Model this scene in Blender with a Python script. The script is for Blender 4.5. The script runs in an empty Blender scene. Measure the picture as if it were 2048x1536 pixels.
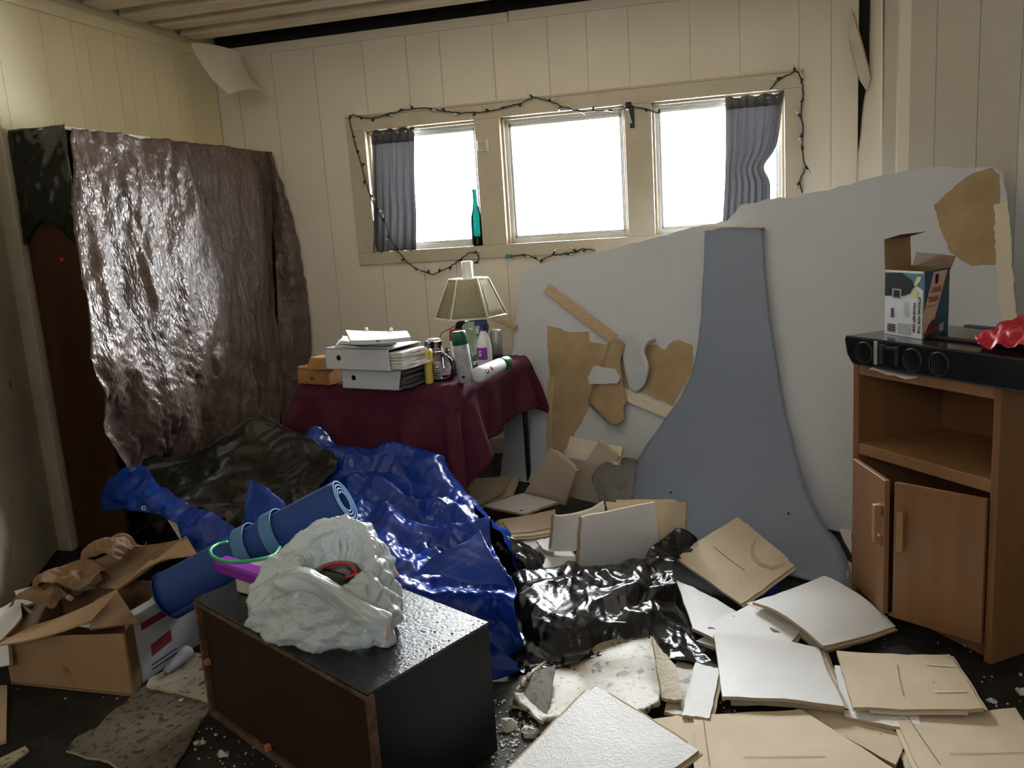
import bpy, math, random
import numpy as np
from mathutils import Vector, Matrix, noise

scene = bpy.context.scene
# ------------------------------------------------------------------ camera, sky, lights, exposure
F, CX, CY = 1700.0, 1024.0, 768.0            # focal length and centre in pixels of the 2048x1536 photograph
EYE = np.array([0.0, 0.0, 1.4])
def _axes(vx=1462.0, vy=420.0, slope=-0.0665):
    yc = np.array([vx - CX, vy - CY, F]); yc /= np.linalg.norm(yc)
    n = np.cross(yc, np.array([1.0, slope, 0.0])); n /= np.linalg.norm(n)
    zc = n if n[1] < 0 else -n
    return np.array([np.cross(yc, zc), yc, zc])
R = _axes()
cam_data = bpy.data.cameras.new('camera'); cam = bpy.data.objects.new('camera', cam_data)
scene.collection.objects.link(cam); scene.camera = cam
cam_data.sensor_width = 36.0; cam_data.lens = 36.0 * F / 2048.0; cam_data.clip_start = 0.05
mw = Matrix.Identity(4)
for r in range(3):
    mw[r][0], mw[r][1], mw[r][2], mw[r][3] = R[r, 0], -R[r, 1], -R[r, 2], EYE[r]
cam.matrix_world = mw

world = bpy.data.worlds.new('overcast_sky'); scene.world = world; world.use_nodes = True
bg = world.node_tree.nodes['Background']
bg.inputs['Color'].default_value = (0.95, 0.98, 1.0, 1); bg.inputs['Strength'].default_value = 24.0
def area(name, loc, target, sx, sy, power, col):
    l = bpy.data.lights.new(name, 'AREA'); l.shape = 'RECTANGLE'; l.size = sx; l.size_y = sy; l.energy = power; l.color = col
    o = bpy.data.objects.new(name, l); scene.collection.objects.link(o); o.location = loc
    d = Vector(target) - Vector(loc); o.rotation_euler = d.to_track_quat('-Z', 'Y').to_euler()
    return o
# soft fill lamp added high behind the camera; no such source is visible
area('rear_fill_light', (-0.3, -1.9, 2.3), (-0.4, 3.2, 0.7), 1.9, 1.1, 8.0, (1.0, 0.99, 0.98))
for cx_, wx_ in ((-1.78, .72), (-.93, .74), (-.07, .74)):       # light portals in the three window openings (they guide the sky's light)
    l = area('window_portal', (cx_, 5.16, 1.63), (cx_, 0, 1.63), wx_, .74, 1.0, (1, 1, 1)); l.data.cycles.is_portal = True

scene.view_settings.view_transform = 'Standard'; scene.view_settings.look = 'None'
scene.view_settings.exposure = 2.1; scene.view_settings.gamma = 1.0; scene.view_settings.use_curve_mapping = False
scene.cycles.max_bounces = 10; scene.cycles.transparent_max_bounces = 16; scene.cycles.caustics_refractive = False; scene.cycles.caustics_reflective = False

# ------------------------------------------------------------------ measuring: a pixel of the photograph onto a plane of the room
def ray(px, py): return R @ np.array([px - CX, py - CY, F])
def g(px, py, z=0.0): d = ray(px, py); return EYE + d * (z - EYE[2]) / d[2]
def yy(px, py, y): d = ray(px, py); return EYE + d * y / d[1]
def xx(px, py, x): d = ray(px, py); return EYE + d * x / d[0]
def pl(px, py, p0, n): d = ray(px, py); return EYE + d * (np.dot(n, np.asarray(p0) - EYE) / np.dot(n, d))
A = np.array
def unit(v): v = np.asarray(v, float); return v / np.linalg.norm(v)

# ------------------------------------------------------------------ materials
MATS = {}
def mat(name, col, rough=0.6, metal=0.0, spec=0.5, col2=None, cscale=6.0, cpow=0.5, cwide=0.25, bumps=(), coat=0.0, trans=0.0, ior=1.45,
        translucent=0.0, spots=None, stretch=None, rough2=None):
    if name in MATS: return MATS[name]
    m = bpy.data.materials.new(name); m.use_nodes = True; nt = m.node_tree; N = nt.nodes; L = nt.links
    b = N['Principled BSDF']
    b.inputs['Base Color'].default_value = (*col, 1); b.inputs['Roughness'].default_value = rough; b.inputs['Metallic'].default_value = metal
    b.inputs['Specular IOR Level'].default_value = spec; b.inputs['Coat Weight'].default_value = coat; b.inputs['Coat Roughness'].default_value = 0.08
    b.inputs['Transmission Weight'].default_value = trans; b.inputs['IOR'].default_value = ior
    tc = N.new('ShaderNodeTexCoord'); src = tc.outputs['Object']
    if stretch:
        mp = N.new('ShaderNodeMapping'); mp.inputs['Scale'].default_value = stretch; L.new(src, mp.inputs['Vector']); src = mp.outputs['Vector']
    cur = None
    if col2:
        n = N.new('ShaderNodeTexNoise'); n.inputs['Scale'].default_value = cscale; n.inputs['Detail'].default_value = 6; n.inputs['Roughness'].default_value = 0.62
        L.new(src, n.inputs['Vector'])
        r = N.new('ShaderNodeMapRange'); r.inputs['From Min'].default_value = cpow - cwide / 2; r.inputs['From Max'].default_value = cpow + cwide / 2
        L.new(n.outputs['Fac'], r.inputs['Value'])
        mx = N.new('ShaderNodeMix'); mx.data_type = 'RGBA'; mx.inputs['A'].default_value = (*col, 1); mx.inputs['B'].default_value = (*col2, 1)
        L.new(r.outputs['Result'], mx.inputs['Factor']); cur = mx.outputs['Result']
        if rough2 is not None:
            rr = N.new('ShaderNodeMapRange'); rr.inputs['To Min'].default_value = rough; rr.inputs['To Max'].default_value = rough2
            L.new(r.outputs['Result'], rr.inputs['Value']); L.new(rr.outputs['Result'], b.inputs['Roughness'])
    if spots:                                              # (colour, scale, threshold): small specks of dirt
        for (sc, ss, st) in spots:
            n = N.new('ShaderNodeTexNoise'); n.inputs['Scale'].default_value = ss; n.inputs['Detail'].default_value = 3
            L.new(tc.outputs['Object'], n.inputs['Vector'])
            r = N.new('ShaderNodeMapRange'); r.inputs['From Min'].default_value = st; r.inputs['From Max'].default_value = st + 0.04
            L.new(n.outputs['Fac'], r.inputs['Value'])
            mx = N.new('ShaderNodeMix'); mx.data_type = 'RGBA'; mx.inputs['B'].default_value = (*sc, 1)
            if cur: L.new(cur, mx.inputs['A'])
            else: mx.inputs['A'].default_value = (*col, 1)
            L.new(r.outputs['Result'], mx.inputs['Factor']); cur = mx.outputs['Result']
    if cur: L.new(cur, b.inputs['Base Color'])
    prev = None
    for (kind, sc, strength, dist) in bumps:
        if kind == 'voronoi':
            t = N.new('ShaderNodeTexVoronoi'); t.inputs['Scale'].default_value = sc; out = t.outputs['Distance']
            w = N.new('ShaderNodeTexNoise'); w.inputs['Scale'].default_value = sc * .6; L.new(src, w.inputs['Vector'])
            ad = N.new('ShaderNodeMix'); ad.data_type = 'VECTOR'; ad.inputs['Factor'].default_value = 0.12
            L.new(src, ad.inputs['A']); L.new(w.outputs['Color'], ad.inputs['B']); L.new(ad.outputs['Result'], t.inputs['Vector'])
        elif kind == 'wave':
            t = N.new('ShaderNodeTexWave'); t.inputs['Scale'].default_value = sc; t.inputs['Distortion'].default_value = 0.4; out = t.outputs['Fac']; L.new(src, t.inputs['Vector'])
        else:
            t = N.new('ShaderNodeTexNoise'); t.inputs['Scale'].default_value = sc; t.inputs['Detail'].default_value = 5; out = t.outputs['Fac']
            if kind == 'ridge': t.noise_type = 'RIDGED_MULTIFRACTAL'; t.inputs['Distortion'].default_value = 0.6; t.inputs['Detail'].default_value = 2.5
            if kind == 'emboss':
                t.inputs['Detail'].default_value = 2; t.inputs['Distortion'].default_value = 1.2
                r = N.new('ShaderNodeMapRange'); r.inputs['From Min'].default_value = .42; r.inputs['From Max'].default_value = .6; r.interpolation_type = 'SMOOTHSTEP'
                L.new(out, r.inputs['Value']); out = r.outputs['Result']
            L.new(src, t.inputs['Vector'])
        bp = N.new('ShaderNodeBump'); bp.inputs['Strength'].default_value = strength; bp.inputs['Distance'].default_value = dist
        L.new(out, bp.inputs['Height'])
        if prev: L.new(prev, bp.inputs['Normal'])
        prev = bp.outputs['Normal']
    if prev: L.new(prev, b.inputs['Normal'])
    if translucent:
        tr = N.new('ShaderNodeBsdfTranslucent'); ms = N.new('ShaderNodeMixShader'); ms.inputs['Fac'].default_value = translucent
        if cur: L.new(cur, tr.inputs['Color'])
        else: tr.inputs['Color'].default_value = (*col, 1)
        if prev: L.new(prev, tr.inputs['Normal'])
        L.new(b.outputs['BSDF'], ms.inputs[1]); L.new(tr.outputs['BSDF'], ms.inputs[2])
        L.new(ms.outputs['Shader'], N['Material Output'].inputs['Surface'])
    MATS[name] = m
    return m
def glass(name, col, rough=0.02, tint=(1, 1, 1), fres=1.45):
    """thin-walled glass: clear where it is looked through squarely, mirror-like at a slant"""
    if name in MATS: return MATS[name]
    m = bpy.data.materials.new(name); m.use_nodes = True; nt = m.node_tree; N = nt.nodes; L = nt.links
    N.remove(N['Principled BSDF'])
    t = N.new('ShaderNodeBsdfTransparent'); t.inputs['Color'].default_value = (*tint, 1)
    gl = N.new('ShaderNodeBsdfGlossy'); gl.inputs['Roughness'].default_value = rough; gl.inputs['Color'].default_value = (*col, 1)
    fr = N.new('ShaderNodeFresnel'); fr.inputs['IOR'].default_value = fres
    ms = N.new('ShaderNodeMixShader'); L.new(fr.outputs['Fac'], ms.inputs['Fac']); L.new(t.outputs['BSDF'], ms.inputs[1]); L.new(gl.outputs['BSDF'], ms.inputs[2])
    L.new(ms.outputs['Shader'], N['Material Output'].inputs['Surface'])
    MATS[name] = m
    return m

# ------------------------------------------------------------------ mesh building
class MB:
    def __init__(s): s.v = []; s.f = []; s.m = []; s.sm = []
    def add(s, vs, fs, mi=0, smooth=False):
        o = len(s.v); s.v += [tuple(map(float, v)) for v in vs]
        for f in fs: s.f.append([o + i for i in f]); s.m.append(mi); s.sm.append(smooth)
        return s
    def hexa(s, p, mi=0):          # eight corners: bottom ring of four, then top ring of four
        return s.add(p, [(3, 2, 1, 0), (4, 5, 6, 7), (0, 1, 5, 4), (1, 2, 6, 5), (2, 3, 7, 6), (3, 0, 4, 7)], mi)
    def box(s, lo, hi, mi=0):
        (a, b, c), (d, e, f) = lo, hi
        return s.hexa([(a, b, c), (d, b, c), (d, e, c), (a, e, c), (a, b, f), (d, b, f), (d, e, f), (a, e, f)], mi)
    def obox(s, o, u, v, w, mi=0):  # corner and three edge vectors
        o, u, v, w = map(lambda t: np.asarray(t, float), (o, u, v, w))
        return s.hexa([o, o + u, o + u + v, o + v, o + w, o + u + w, o + u + v + w, o + v + w], mi)
    def prism(s, pts, off, mi=0, mi_side=None):
        n = len(pts); off = np.asarray(off, float); pts = [np.asarray(p, float) for p in pts]
        s.add(pts + [p + off for p in pts], [tuple(range(n)), tuple(range(2 * n - 1, n - 1, -1))], mi)
        o = len(s.v) - 2 * n
        for i in range(n):
            j = (i + 1) % n; s.f.append([o + j, o + i, o + n + i, o + n + j]); s.m.append(mi if mi_side is None else mi_side); s.sm.append(False)
        return s
    def tube(s, path, r, n=8, mi=0, cap=True):
        path = [np.asarray(p, float) for p in path]; k = len(path); vs = []; prev = None
        for i, p in enumerate(path):
            t = unit(path[min(i + 1, k - 1)] - path[max(i - 1, 0)])
            if prev is None: a = np.cross(t, (0, 0, 1)) if abs(t[2]) < .9 else np.cross(t, (1, 0, 0))
            else: a = prev - t * np.dot(prev, t)
            a = unit(a); b = np.cross(t, a); prev = a
            rr = r[i] if hasattr(r, '__len__') else r
            vs += [p + rr * (math.cos(2 * math.pi * j / n) * a + math.sin(2 * math.pi * j / n) * b) for j in range(n)]
        fs = [(i * n + j, i * n + (j + 1) % n, (i + 1) * n + (j + 1) % n, (i + 1) * n + j) for i in range(k - 1) for j in range(n)]
        s.add(vs, fs, mi, True)
        if cap:
            o = len(s.v) - k * n
            s.f += [[o + j for j in range(n)][::-1], [o + (k - 1) * n + j for j in range(n)]]; s.m += [mi, mi]; s.sm += [False, False]
        return s
    def lathe(s, prof, o, axis=(0, 0, 1), n=24, mi=0, smooth=True, rot=0.0):
        o = np.asarray(o, float); ax = unit(axis); a = unit(np.cross(ax, (0, 1, 0)) if abs(ax[1]) < .9 else np.cross(ax, (1, 0, 0))); b = np.cross(ax, a)
        vs = [o + ax * h + r * (math.cos(rot + 2 * math.pi * j / n) * a + math.sin(rot + 2 * math.pi * j / n) * b) for r, h in prof for j in range(n)]
        k = len(prof)
        return s.add(vs, [(i * n + j, i * n + (j + 1) % n, (i + 1) * n + (j + 1) % n, (i + 1) * n + j) for i in range(k - 1) for j in range(n)], mi, smooth)
    def grid(s, P, mi=0, smooth=True, closed=False, flip=False):
        P = np.asarray(P); nv, nu = P.shape[:2]; fs = []
        for i in range(nv - 1):
            for j in range(nu if closed else nu - 1):
                q = (i * nu + j, i * nu + (j + 1) % nu, (i + 1) * nu + (j + 1) % nu, (i + 1) * nu + j)
                fs.append(q[::-1] if flip else q)
        return s.add(P.reshape(-1, 3), fs, mi, smooth)
COL = scene.collection
def obj(name, mb, mats, parent=None, label=None, cat=None, group=None, kind=None, solid=0, bevel=0, loc=None):
    if not isinstance(mats, (list, tuple)): mats = [mats]
    V = np.array(mb.v)
    if parent is not None: org = A(parent['_o'])
    elif loc is not None: org = np.asarray(loc, float)
    else: org = A([(V[:, 0].min() + V[:, 0].max()) / 2, (V[:, 1].min() + V[:, 1].max()) / 2, V[:, 2].min()])
    me = bpy.data.meshes.new(name); me.from_pydata([tuple(v) for v in V - org], [], mb.f)
    for m in mats: me.materials.append(m)
    me.polygons.foreach_set('material_index', mb.m); me.polygons.foreach_set('use_smooth', mb.sm); me.update()
    o = bpy.data.objects.new(name, me); COL.objects.link(o); o['_o'] = [float(t) for t in org]
    if parent is not None: o.parent = parent
    else: o.location = org
    if label: o['label'] = label
    if cat: o['category'] = cat
    if group: o['group'] = group
    if kind: o['kind'] = kind
    if solid:
        md = o.modifiers.new('thickness', 'SOLIDIFY'); md.thickness = solid; md.offset = 0
    if bevel:
        md = o.modifiers.new('bevel', 'BEVEL'); md.width = bevel; md.segments = 2; md.limit_method = 'ANGLE'; md.angle_limit = .6
    return o
def thing(name, label, cat, loc, group=None, kind=None):
    o = bpy.data.objects.new(name, None); COL.objects.link(o); o.location = tuple(float(t) for t in loc); o.empty_display_size = .1
    o['_o'] = [float(t) for t in loc]
    if label: o['label'] = label
    if cat: o['category'] = cat
    if group: o['group'] = group
    if kind: o['kind'] = kind
    return o

# ------------------------------------------------------------------ soft things: control nets and crumpled cloth
def cr(P, n):
    """Catmull-Rom resampling of a list of points (first axis) to n samples"""
    P = np.asarray(P, float); k = len(P)
    Q = np.concatenate([[2 * P[0] - P[1]], P, [2 * P[-1] - P[-2]]])
    t = np.linspace(0, k - 1, n); i = np.minimum(t.astype(int), k - 2); f = (t - i).reshape((-1,) + (1,) * (P.ndim - 1))
    a, b, c, d = Q[i], Q[i + 1], Q[i + 2], Q[i + 3]
    return .5 * (2 * b + (c - a) * f + (2 * a - 5 * b + 4 * c - d) * f * f + (3 * b - 3 * c + d - a) * f ** 3)
def net(rows, nv, nu): 
    P = cr(np.array([[np.asarray(p, float) for p in r] for r in rows]), nv)
    return np.swapaxes(cr(np.swapaxes(P, 0, 1), nu), 0, 1)
def normals(P, closed=False):
    if closed: du = np.roll(P, -1, 1) - np.roll(P, 1, 1)
    else: du = np.gradient(P, axis=1)
    n = np.cross(du, np.gradient(P, axis=0)); return n / (np.linalg.norm(n, axis=2, keepdims=True) + 1e-9)
def crumple(P, ex=1.08, band=(0, .03), iters=90, seed=1, flip=False, bend=.25, closed=False, coarse=6, tang=.03, pin=None):
    """a sheet with a little more cloth than its base surface P: it buckles into folds within a band over that surface"""
    rng = np.random.default_rng(seed); P = np.asarray(P, float); nv, nu = P.shape[:2]
    N = normals(P, closed) * (-1 if flip else 1)
    c = rng.random((max(3, nv // coarse), max(3, nu // coarse)))
    c = np.swapaxes(cr(np.swapaxes(cr(c, nv), 0, 1), nu), 0, 1)
    if closed:
        w = np.clip(np.linspace(1, 0, nu) * 8 - 7, 0, 1); c = c * (1 - w) + c[:, :1] * w
    X = P + N * (band[0] + (band[1] - band[0]) * np.clip(c + .15 * rng.standard_normal((nv, nu)), 0, 1))[..., None]
    W = np.ones((nv, nu, 1))
    def proj(a, b, rest, k, push=False):
        d = b - a; l = np.linalg.norm(d, axis=2, keepdims=True) + 1e-9
        e = (l - rest) / l
        if push: e = np.minimum(e, 0)
        return d * e * (.5 * k)
    sl = []
    def addc(sa, sb, f, k, push=False):
        rest = np.linalg.norm(P[sb] - P[sa], axis=2, keepdims=True) * f; sl.append((sa, sb, rest, k, push))
    S = slice
    for st in (0, 1):
        w = (nu - 1 - st) // 2 * 2; h = (nv - 1 - st) // 2 * 2
        addc((S(None), S(st, st + w, 2)), (S(None), S(st + 1, st + w + 1, 2)), ex, 1)
        addc((S(st, st + h, 2), S(None)), (S(st + 1, st + h + 1, 2), S(None)), ex, 1)
        addc((S(st, st + h, 2), S(0, nu - 1)), (S(st + 1, st + h + 1, 2), S(1, nu)), ex, .6)
        addc((S(st, st + h, 2), S(1, nu)), (S(st + 1, st + h + 1, 2), S(0, nu - 1)), ex, .6)
    for st in range(4):
        ia = np.arange(st, nu - 2, 4); ja = np.arange(st, nv - 2, 4)
        if len(ia): addc((S(None), ia), (S(None), ia + 2), ex * .97, bend, True)
        if len(ja): addc((ja, S(None)), (ja + 2, S(None)), ex * .97, bend, True)
    for it in range(iters):
        for sa, sb, rest, k, push in sl:
            dd = proj(X[sa], X[sb], rest, k, push); X[sa] += dd; X[sb] -= dd
        if closed:
            d = X[:, :1] - X[:, -1:]; l = np.linalg.norm(d, axis=2, keepdims=True) + 1e-9; r = np.linalg.norm(P[:, :1] - P[:, -1:], axis=2, keepdims=True) * ex
            dd = d * ((l - r) / l * .5); X[:, -1:] += dd; X[:, :1] -= dd
        D = X - P; s_ = np.sum(D * N, axis=2, keepdims=True); T = D - s_ * N
        X = P + N * np.clip(s_, band[0], band[1]) + T * (1 - tang)
        if pin is not None: X = np.where(pin[..., None], P, X)
    X[..., 2] = np.maximum(X[..., 2], .004)
    return X
def _wob(p, rng, f, k=4):
    """smooth wandering noise, about -1..1"""
    s = 0
    for _ in range(k):
        d = unit(rng.standard_normal(3)) * f * rng.uniform(.6, 1.5); s = s + np.sin(p @ d + rng.uniform(0, 6.28))
    return s / k * 1.5
def creases(P, layers, seed=1, flip=False, closed=False, floor=.004):
    """plastic film: flat facets meeting in sharp creases. layers: (amplitude, wavelength, directions, preferred direction, preference)"""
    rng = np.random.default_rng(seed); P = np.asarray(P, float); N = normals(P, closed) * (-1 if flip else 1); h = 0
    for amp, lam, k, pref, pw in layers:
        for _ in range(k):
            d = rng.standard_normal(3)
            if pref is not None: d = d - np.asarray(pref) * np.dot(d, pref) * pw       # creases run along pref
            d = unit(d); l = lam * rng.uniform(.6, 1.6)
            x = P @ d / l + .35 * _wob(P, rng, 2.2 / l) + rng.uniform(0, 9); t = 2 * np.abs(x - np.floor(x + .5))
            m = np.clip(.45 + .9 * _wob(P, rng, 1.6 / l), 0, 1); h = h + amp * m * (t - .5)
    X = P + N * h[..., None]
    X[..., 2] = np.maximum(X[..., 2], floor)
    return X
def up2(X, f=2):
    nv, nu = X.shape[:2]; X = cr(X, (nv - 1) * f + 1); return np.swapaxes(cr(np.swapaxes(X, 0, 1), (nu - 1) * f + 1), 0, 1)
def jag(pts, step=.03, amp=.006, seed=0, closed=True):
    """a torn outline: the polygon with its edges broken up"""
    rng = random.Random(seed); out = []; n = len(pts)
    for i in range(n if closed else n - 1):
        a, b = np.asarray(pts[i], float), np.asarray(pts[(i + 1) % n], float); k = max(1, int(np.linalg.norm(b - a) / step))
        for j in range(k):
            p = a + (b - a) * j / k
            out.append(p + A([rng.uniform(-amp, amp) for _ in range(3)]) * (0 if j == 0 else 1))
    return out
# ------------------------------------------------------------------ the materials of the room
m_wall = mat('back_wall_paneling', (.78, .71, .59), .55, col2=(.71, .64, .52), cscale=1.4, cwide=.5, spots=[((.3, .24, .16), 26, .77)], bumps=[('noise', 180, .08, .002)])
m_door = mat('worn_cream_door', (.50, .45, .34), .55, col2=(.40, .35, .25), cscale=3, spots=[((.1, .06, .03), 14, .72)])
m_lwall = mat('left_wall_paneling', (.84, .75, .52), .5, col2=(.76, .67, .45), cscale=1.2, cwide=.5, spots=[((.25, .18, .1), 30, .78)], bumps=[('noise', 160, .06, .002)])
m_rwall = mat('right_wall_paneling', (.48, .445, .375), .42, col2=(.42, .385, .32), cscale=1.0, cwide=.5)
m_trim = mat('painted_trim', (.60, .51, .35), .42, col2=(.54, .44, .28), cscale=5, cwide=.4)
m_casing = mat('casing_paint', (.56, .49, .37), .45, col2=(.48, .41, .29), cscale=5, cwide=.4)
m_joist = mat('furring_wood', (.82, .74, .62), .7, col2=(.66, .53, .37), cscale=3, cwide=.35, stretch=(.6, 9, 9), bumps=[('noise', 30, .3, .004)])
m_deck = mat('roof_deck', (.2, .13, .07), .8, col2=(.1, .06, .03), cscale=3, cwide=.4, stretch=(.6, 4, 4))
m_dark = mat('dark_void', (.02, .018, .016), .9)  # near-black: staples, and wall gaps where it stands for their shade
m_floor = mat('wet_dirty_floor', (.016, .015, .013), .5, spec=.12, col2=(.045, .042, .037), cscale=5, cpow=.58, cwide=.3, rough2=.7, spots=[((.2, .19, .17), 70, .7)], bumps=[('noise', 45, .5, .006), ('noise', 160, .4, .003)])
m_alu = mat('window_sash', (.62, .63, .62), .35, metal=.2)
m_pane = glass('window_glass', (.9, .95, 1), .0, tint=(.97, .98, .98))
m_curtain = mat('grey_curtain_cloth', (.15, .15, .157), .9, translucent=.36, bumps=[('noise', 300, .3, .001)])
m_brown = mat('brown_side_panel', (.085, .036, .02), .5, spec=.2, col2=(.05, .02, .012), cscale=4, stretch=(1, 1, .2))
m_cream = mat('cream_board', (.6, .55, .44), .6, col2=(.48, .42, .32), cscale=5)
m_tarp = mat('brown_poly_tarp', (.095, .063, .052), .38, spec=.55, col2=(.125, .088, .074), cscale=9, bumps=[('voronoi', 34, .55, .01), ('ridge', 40, .5, .005)], stretch=(1, 1.2, .6))
m_blue = mat('blue_poly_tarp', (.006, .046, .33), .22, spec=.5, col2=(.005, .034, .24), cscale=6, bumps=[('ridge', 16, .2, .006), ('noise', 260, .25, .002)])
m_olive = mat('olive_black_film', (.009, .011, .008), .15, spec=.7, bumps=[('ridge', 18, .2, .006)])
m_black = mat('wet_black_film', (.007, .007, .008), .16, spec=.6, bumps=[('ridge', 26, .25, .006), ('noise', 130, .35, .003)])
m_cloth = mat('burgundy_cloth', (.10, .024, .042), .85, spec=.15, col2=(.08, .018, .033), cscale=14, spots=[((.5, .3, .34), 140, .76)], bumps=[('noise', 420, .25, .001), ('noise', 18, .2, .006)])
m_leg = mat('black_table_leg', (.015, .015, .016), .4)
m_gyp = mat('fallen_wallboard_paint', (.53, .555, .60), .6, spec=.3, col2=(.49, .515, .555), cscale=2, cwide=.5, bumps=[('emboss', 55, .22, .002), ('noise', 200, .08, .001)])
m_ramp = mat('blue_grey_board', (.21, .25, .335), .6, col2=(.195, .23, .31), cscale=2, cwide=.5, spots=[((.06, .06, .07), 40, .79)], bumps=[('noise', 150, .05, .002)])
m_kraft = mat('brown_kraft_paper', (.40, .29, .165), .75, col2=(.32, .225, .12), cscale=6, bumps=[('noise', 60, .15, .002)])
m_core = mat('torn_white_core', (.66, .60, .48), .9, bumps=[('noise', 70, .6, .006)])
m_wood = mat('raw_pine', (.52, .38, .24), .65, col2=(.42, .29, .17), cscale=8, stretch=(1, 14, 14))
m_tilew = mat('embossed_white_tile', (.72, .72, .725), .45, spec=.25, col2=(.67, .665, .65), cscale=5, cwide=.4, spots=[((.16, .13, .1), 24, .755)], bumps=[('emboss', 75, .22, .003)])
m_tilet = mat('tan_tile_back', (.60, .50, .365), .75, col2=(.53, .43, .30), cscale=5, cwide=.3, spots=[((.16, .1, .05), 22, .745)], bumps=[('noise', 90, .12, .002)])
m_tilec = mat('tile_fibre_edge', (.42, .32, .2), .85, bumps=[('noise', 150, .4, .002)])
m_tiled = mat('dirty_tile', (.46, .41, .33), .5, col2=(.30, .25, .185), cscale=5, cwide=.3, spots=[((.07, .055, .04), 24, .62), ((.1, .08, .06), 60, .62)], bumps=[('noise', 45, .3, .004)])
m_tiledk = mat('muddy_tile', (.15, .13, .10), .6, spec=.25, col2=(.10, .086, .064), cscale=5, cwide=.4, spots=[((.05, .038, .026), 46, .57), ((.06, .045, .03), 120, .62)], bumps=[('noise', 40, .4, .005)])
m_oak = mat('oak_veneer', (.25, .125, .055), .4, col2=(.19, .09, .036), cscale=3.5, cwide=.5, stretch=(5, 5, .5), bumps=[('noise', 60, .06, .002)])
m_oakl = mat('oak_edge', (.33, .18, .085), .38, col2=(.27, .14, .06), cscale=4, stretch=(3, 3, .6))
m_blkpl = mat('black_gloss_plastic', (.012, .013, .015), .14, spec=.6, bumps=[('noise', 30, .05, .003)])
m_blkmat = mat('black_matt_plastic', (.02, .02, .022), .5)
m_red = mat('red_film', (.55, .022, .04), .45, translucent=.2, bumps=[('ridge', 14, .3, .01)])
m_white = mat('white_card', (.60, .62, .64), .5)
m_whitep = mat('white_plastic', (.70, .72, .73), .28)
m_ink = mat('black_ink', (.012, .012, .014), .6, spec=.1)
m_cardb = mat('corrugated_cardboard', (.36, .23, .125), .8, col2=(.30, .185, .095), cscale=4, cwide=.4, spots=[((.1, .055, .03), 3.2, .66)], bumps=[('noise', 60, .1, .002)])
m_cardd = mat('dark_cardboard', (.27, .16, .085), .75, col2=(.14, .08, .045), cscale=6, cwide=.35)  # darker, mottled cardboard
m_wfilm = mat('white_bag_film', (.66, .71, .71), .2, spec=.6, translucent=.35, stretch=(3.2, 3.2, 1), bumps=[('ridge', 5, .55, .006), ('noise', 12, .35, .005)])
m_pink = mat('pale_red_hem', (.66, .44, .44), .35, translucent=.3, bumps=[('ridge', 14, .3, .01)])
m_mat = mat('blue_foam_mat', (.018, .055, .22), .75, bumps=[('noise', 300, .3, .001)])
m_strap = mat('light_blue_foam', (.085, .20, .38), .75, bumps=[('noise', 400, .2, .001)])
m_green = mat('green_plastic', (.03, .34, .14), .4)
m_purple = mat('purple_plastic', (.24, .02, .34), .35)
m_cab = mat('brown_black_steel', (.026, .014, .010), .5, spec=.25, col2=(.036, .018, .013), cscale=4, spots=[((.3, .25, .22), 130, .77)])
m_cabtop = mat('wet_black_steel', (.010, .011, .012), .16, spec=.6, col2=(.014, .015, .015), cscale=10, rough2=.3, bumps=[('noise', 110, .55, .004), ('noise', 320, .4, .002)])
m_rust = mat('rusty_rim', (.16, .09, .055), .6, col2=(.05, .03, .02), cscale=30)
m_chip = mat('plaster_crumb', (.5, .47, .42), .8)
m_lampg = glass('green_glass', (.8, 1, .9), .03, tint=(.80, .93, .87), fres=1.7)
m_teal = glass('teal_glass', (.6, 1, .95), .03, tint=(.002, .058, .052), fres=1.5)
m_tealdk = mat('dark_wine', (.004, .02, .025), .1)
m_clear = glass('clear_glass', (1, 1, 1), .03, tint=(.88, .90, .89), fres=1.45)
m_shade = mat('burlap', (.46, .42, .30), .9, translucent=.35, col2=(.30, .27, .18), cscale=230, cwide=.15, bumps=[('noise', 260, .8, .003)])
m_wire = mat('dark_green_wire', (.02, .035, .022), .5)
m_bulb = mat('clear_bulb', (.7, .7, .66), .12, spec=.8)
m_yellow = mat('yellow_plastic', (.72, .58, .10), .35)
m_navy = mat('navy_plastic', (.012, .03, .12), .35)
m_greencap = mat('green_cap', (.01, .11, .045), .35)
m_redcap = mat('red_cap', (.32, .02, .02), .35)
m_silver = mat('can_silver', (.5, .5, .49), .35, metal=.6)
m_tan = mat('honey_wood', (.42, .22, .08), .4, col2=(.35, .17, .055), cscale=8, stretch=(1, 6, 6))
m_paper = mat('paper', (.72, .70, .65), .7, col2=(.5, .46, .42), cscale=12)
m_mag = mat('magazine_cover', (.42, .36, .26), .35, col2=(.12, .12, .10), cscale=16, spots=[((.5, .12, .03), 9, .62)])
m_greypage = mat('worn_grey_pages', (.13, .125, .12), .7)
# ------------------------------------------------------------------ the room
WY, LX, CZ = 4.96, -3.10, 2.575
fl = MB().box((-3.8, -2.3, -.05), (2.0, 5.2, 0)); obj('floor', fl, m_floor, kind='structure')

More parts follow.
